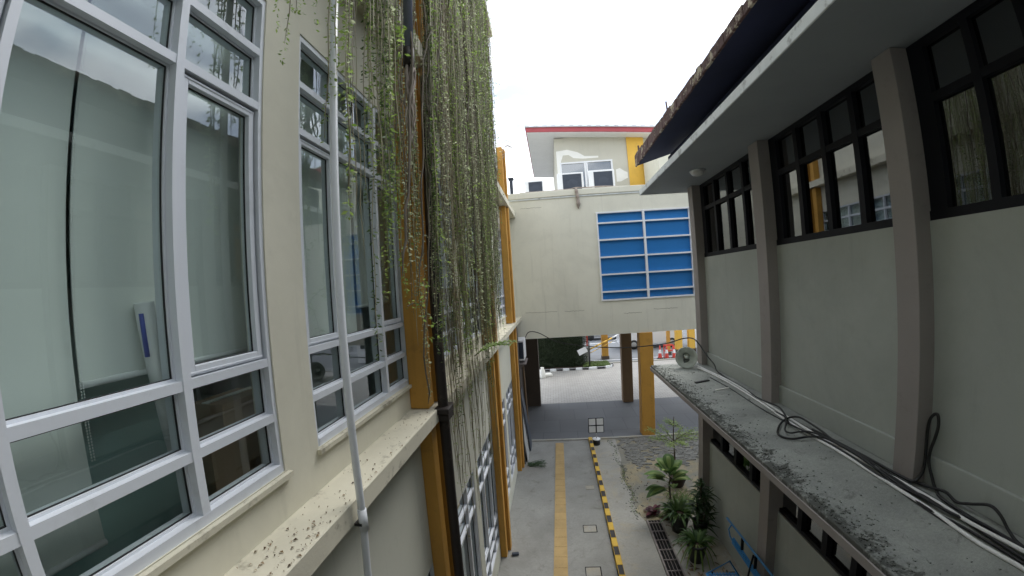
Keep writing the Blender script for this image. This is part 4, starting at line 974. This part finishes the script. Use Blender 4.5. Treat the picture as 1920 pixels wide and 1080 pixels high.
# weeds by the pot and the pavement edge
wd = MB()
for k in range(1100):
    if k < 520: x, y = 2.85+rn.gauss(0, .2), 8.6+rn.gauss(0, .25)
    else:
        q = rn.random(); y = 8.2+4.2*q; x = 1.68+.06*math.sin(y*5)+rn.gauss(0, .035)
    if 1.82 < x < 2.14 and y < 7.95: continue
    a = rn.uniform(0, 6.28); blade(wd, (x, y, -.012), (math.cos(a), math.sin(a), rn.uniform(.5, 2)), rn.uniform(.06, .22) if k < 520 else rn.uniform(.02, .05), .018, .4, 2)
tag(wd.build('weeds', 'grassm', None), 'low green weeds behind the pots and along the broken pavement edge', 'weeds', None, 'stuff')
# stones along path edge
sn = MB()
for k in range(420):
    y = rn.uniform(8.0, 12.5); x = 1.68+.06*math.sin(y*5)+rn.gauss(0, .06); s = rn.uniform(.006, .026)
    if rn.random() < .25: x = rn.uniform(1.8, 3.6)
    sn.obox((x, y, -.012+s*.25), (s*1.6, s*1.2, s*.8), Matrix.Rotation(rn.uniform(0, 3), 3, Vector((.3, .2, 1)).normalized()))
tag(sn.build('gravel', 'weedy', None, .003), 'scattered stones and crumbled concrete beside the side pavement', 'gravel', None, 'stuff')

# ================================================================== BEYOND THE BRIDGE
# hedge
hd = thing('hedge', 'large dark clipped hedge beyond the bridge', 'hedge', (.1, 24.3, 0))
hb = MB(); hr = random.Random(5)
for k in range(15000):
    # leaves over the surface of a block
    u, v = hr.random(), hr.random(); side = hr.random()
    if side < .72: p = Vector((-1.7+3.45*u, 23.35+hr.gauss(0, .07), .1+3.5*v))
    elif side < .87: p = Vector((1.75+hr.gauss(0, .07), 23.35+2.2*u, .1+3.5*v))
    else: p = Vector((-1.7+3.45*u, 23.35+2.2*v, 3.6+hr.gauss(0, .08)))
    p += Vector((.06*math.sin(p.z*5+p.x*3), .10*math.sin(p.x*4+p.z*3), 0))
    a = hr.uniform(0, 6.28); s = hr.uniform(.03, .06); d1 = Vector((math.cos(a), math.sin(a), hr.uniform(-.6, .6))); d2 = d1.cross(Vector((hr.uniform(-1, 1), hr.uniform(-1, 1), .8))).normalized()
    hb.add([p, p+d1*s+d2*s*.5, p+d1*s*2, p+d1*s-d2*s*.5], [(0, 1, 2, 3)])
sub(hb, 'foliage', 'leaf_hedge', hd)
sub(MB().box(-1.6, 1.65, 23.45, 25.4, .05, 3.5), 'inner_growth', 'leaf_hedge', hd)
struct('planting_bed', rag([(-2, 22.9), (1.9, 22.9), (3.0, 23.0), (3.35, 23.3), (3.3, 24.0), (3.0, 24.6), (-2, 25.6)], 0, .10), 'soil')
gs = MB()
for k in range(3500):
    x, y = hr.uniform(1.6, 3.25), hr.uniform(23.0, 24.3); a = hr.uniform(0, 6.28)
    blade(gs, (x, y, .10), (math.cos(a), math.sin(a), 1.5), hr.uniform(.08, .2), .03, .3, 2)
tag(gs.build('grass', 'grassm', None), 'short green grass round the signpost at the hedge corner', 'grass', None, 'stuff')
ks = MB(); edge = [(-2, 22.8), (1.9, 22.8), (2.9, 22.85), (3.35, 23.15), (3.45, 23.6)]
k = 0
for i in range(len(edge)-1):
    a, b = Vector((*edge[i], 0)), Vector((*edge[i+1], 0)); n = max(1, int((b-a).length/.38))
    for j in range(n):
        c = a+(b-a)*((j+.5)/n); ang = math.atan2(b.y-a.y, b.x-a.x)
        ks.obox((c.x, c.y, .07), ((b-a).length/n*.93, .14, .14), Matrix.Rotation(ang, 3, 'Z'), k % 2); k += 1
tag(ks.build('bed_kerb', ['white', 'kerb_k'], None, .01), 'white and black kerbstones round the hedge bed', None, None, 'structure')
# scooter-ish clutter and small white rubble at left of hedge
sx = MB().obox((-.55, 21.6, .09), (.45, .4, .16), Matrix.Rotation(.3, 3, 'Z'))
tag(sx.build('white_sack', 'patch', None, .03), 'white sack lying near the left end of hedge', 'sack')
tag(MB().lathe([(0, 0), (.15, 0), (.17, .05), (.14, .45), (.09, .5), (.1, .6), (0, .62)], (-.84, 21.3, .004), (0, 0, 1), 16).build('cream_canister', 'patch'), 'cream canister standing beside the dark wall column', 'canister')
# signpost
t = thing('signpost', 'black post with a tilted white board at the hedge corner', 'sign', (2.0, 22.9, 0))
sub(MB().tube([(2.0, 23.1, .1), (2.0, 23.1, 1.65)], .035, 8), 'post', 'rubber', t)
sub(MB().obox((1.55, 22.5, 1.2), (.56, .03, .34), Matrix.Rotation(-.42, 3, 'Y')), 'board', 'white', t)
sub(MB().obox((1.55, 22.52, 1.2), (.60, .02, .38), Matrix.Rotation(-.42, 3, 'Y')), 'board_back', 'rubber', t)
sub(MB().tube([(1.55, 22.54, 1.2), (1.99, 23.08, 1.3)], .02, 6), 'arm', 'rubber', t)
# barrier arm
t = thing('barrier_gate', 'parking barrier with yellow and white striped arm', 'barrier', (2.2, 24.2, 0))
sub(MB().box(1.9, 2.2, 24.6, 25.0, .0, 1.05), 'housing', 'board', t, .02)
am = MB(); a, b = Vector((2.15, 24.2, .98)), Vector((5.3, 26.4, 1.9))
for k in range(8):
    p, q = a+(b-a)*(k/8), a+(b-a)*((k+1)/8); am.tube([p, q], .05, 6, 0 if k < 4 else 1); am.tube([p-Vector((0, 0, .25)), q-Vector((0, 0, .25))], .02, 6, 0 if k < 4 else 1)
sub(am, 'arm', ['yellow', 'white'], t)
# gate house bits: pillars/posts
def post(name, lab, x, y, w_, h, mat, cat='post', group=None, z0=0.0):
    t = thing(name, lab, cat, (x, y, 0), group)
    sub(MB().box(x-w_/2, x+w_/2, y, y+w_, z0, h), 'shaft', mat, t, .01)
    sub(MB().box(x-w_/2-.04, x+w_/2+.04, y-.04, y+w_+.04, z0, .22), 'base', 'brown_dark', t)
    return t
post('gate_pillar', 'ochre pillar right of hedge with brown edge', 3.28, 25.4, .42, 3.4, 'orange', 'pillar')
post('gate_pillar', 'thin red blue signal post left of the ochre pillar', 2.15, 26.2, .12, 3.2, 'traffic_red', 'post')
post('gate_pillar', 'broad yellow gate pillar behind the loudspeaker, left one', 8.55, 26.2, .42, 3.2, 'yellow', 'pillar', 'yellow gate pillars behind the loudspeaker')
post('gate_pillar', 'broad yellow gate pillar behind the loudspeaker, right one', 9.45, 26.2, .42, 3.2, 'yellow', 'pillar', 'yellow gate pillars behind the loudspeaker')
post('gate_pillar', 'slim brown and orange post beside the white van', 7.62, 25.6, .22, 3.0, 'orange', 'post')
post('gate_pillar', 'slim white post at the right hand wall corner', 10.1, 25.8, .14, 3.2, 'white', 'post')
post('gate_pillar', 'slim blue post right of the yellow gate pillars', 10.35, 26.0, .14, 3.2, 'blue_paint', 'post')
# guard booth between
t = thing('guard_booth', 'small white guard booth glimpsed between the pillars', 'booth', (11, 28, 0))
sub(MB().box(10.2, 12.6, 27.2, 29, 0, 2.9), 'wall', 'white', t); sub(MB().box(10.4, 12.3, 27.185, 27.2, 1.1, 2.3), 'window', 'car_glass', t); sub(MB().box(10.0, 12.8, 27.0, 29.2, 2.9, 3.05), 'roof', 'red', t)
# water barriers / traffic cones red white
def cone(x, y, lab):
    t = thing('traffic_cone', lab, 'traffic cone', (x, y, 0), 'red and white traffic cones by the gate')
    sub(MB().lathe([(.0, 0), (.20, 0), (.20, .04), (.13, .05)], (x, y, .003), (0, 0, 1), 16), 'base', 'rubber', t)
    sub(MB().lathe([(.13, .05), (.09, .35), (.062, .58), (.03, .85), (0, .86)], (x, y, .003), (0, 0, 1), 16), 'cone_body', 'traffic_red', t)
    sub(MB().lathe([(.094, .35), (.066, .58)], (x, y, .003), (0, 0, 1), 16), 'white_band', 'white', t)
cone(6.75, 24.7, 'traffic cone farthest left by the gate'); cone(7.15, 24.55, 'traffic cone in the middle of the three'); cone(7.62, 24.5, 'traffic cone closest to the loudspeaker')
tag(MB().box(7.05, 7.7, 24.9, 24.95, .75, .85).box(7.05, 7.10, 24.9, 24.95, 0, .75).box(7.65, 7.70, 24.9, 24.95, 0, .75).box(7.10, 7.65, 24.9, 24.95, .40, .48).build('road_barrier', 'traffic_red'), 'low red barrier board behind the traffic cones', 'barrier')
# van
t = thing('van', 'white van passing on the road beyond the bridge', 'van', (7, 29.1, 0))
prof = [(x_+.5, z_) for x_, z_ in [(4.3, .35), (9.0, .35), (9.15, .8), (9.0, 1.15), (8.2, 1.35), (7.5, 2.05), (4.4, 2.1), (4.25, 1.2)]]
sub(MB().prism(prof, 'y', 28.3, 30.0), 'body', 'car_white', t, .05)
sub(MB().prism([(5.1, 1.3), (8.5, 1.3), (7.95, 1.92), (5.15, 1.95)], 'y', 28.29, 28.3), 'side_window', 'car_glass', t)
for x in (5.8, 8.66):
    wv = sub(MB().lathe([(0, 0), (.34, 0), (.36, .04), (.36, .2), (0, .2)], (x, 28.27, .36), (0, 1, 0), 24), 'wheel', 'tyre', t)
    sub(MB().lathe([(0, -.012), (.2, -.01), (.21, .0)], (x, 28.265, .36), (0, 1, 0), 18), 'rim', 'board', wv)
# second far vehicle
t = thing('parked_car', 'white car glimpsed between the two bridge columns', 'car', (4.2, 34, 0))
sub(MB().prism([(2.4, .3), (6.4, .3), (6.5, .8), (5.5, .95), (4.9, 1.45), (3.3, 1.45), (2.8, .95), (2.3, .85)], 'y', 33.6, 35.2), 'body', 'board', t, .05)
sub(MB().prism([(3.05, .98), (5.3, .98), (4.85, 1.38), (3.35, 1.38)], 'y', 33.59, 33.6), 'side_window', 'car_glass', t)
for x in (3.1, 5.6): sub(MB().lathe([(0, 0), (.3, 0), (.3, .2), (0, .2)], (x, 33.57, .31), (0, 1, 0), 20), 'wheel', 'tyre', t)
# far wall and shops beyond the road
t = thing('shop_building', 'low pale shop front across the road', 'building', (4, 42, 0))
sub(MB().box(-30, 50, 42, 48, 0, 4.5), 'wall', 'white', t); sub(MB().box(-30, 50, 41.2, 42, 3.0, 3.2), 'awning', 'blue_paint', t)
for i in range(20): sub(MB().box(-28+i*4, -25.5+i*4, 41.97, 42, .1, 2.6), 'shutter', 'board', t)
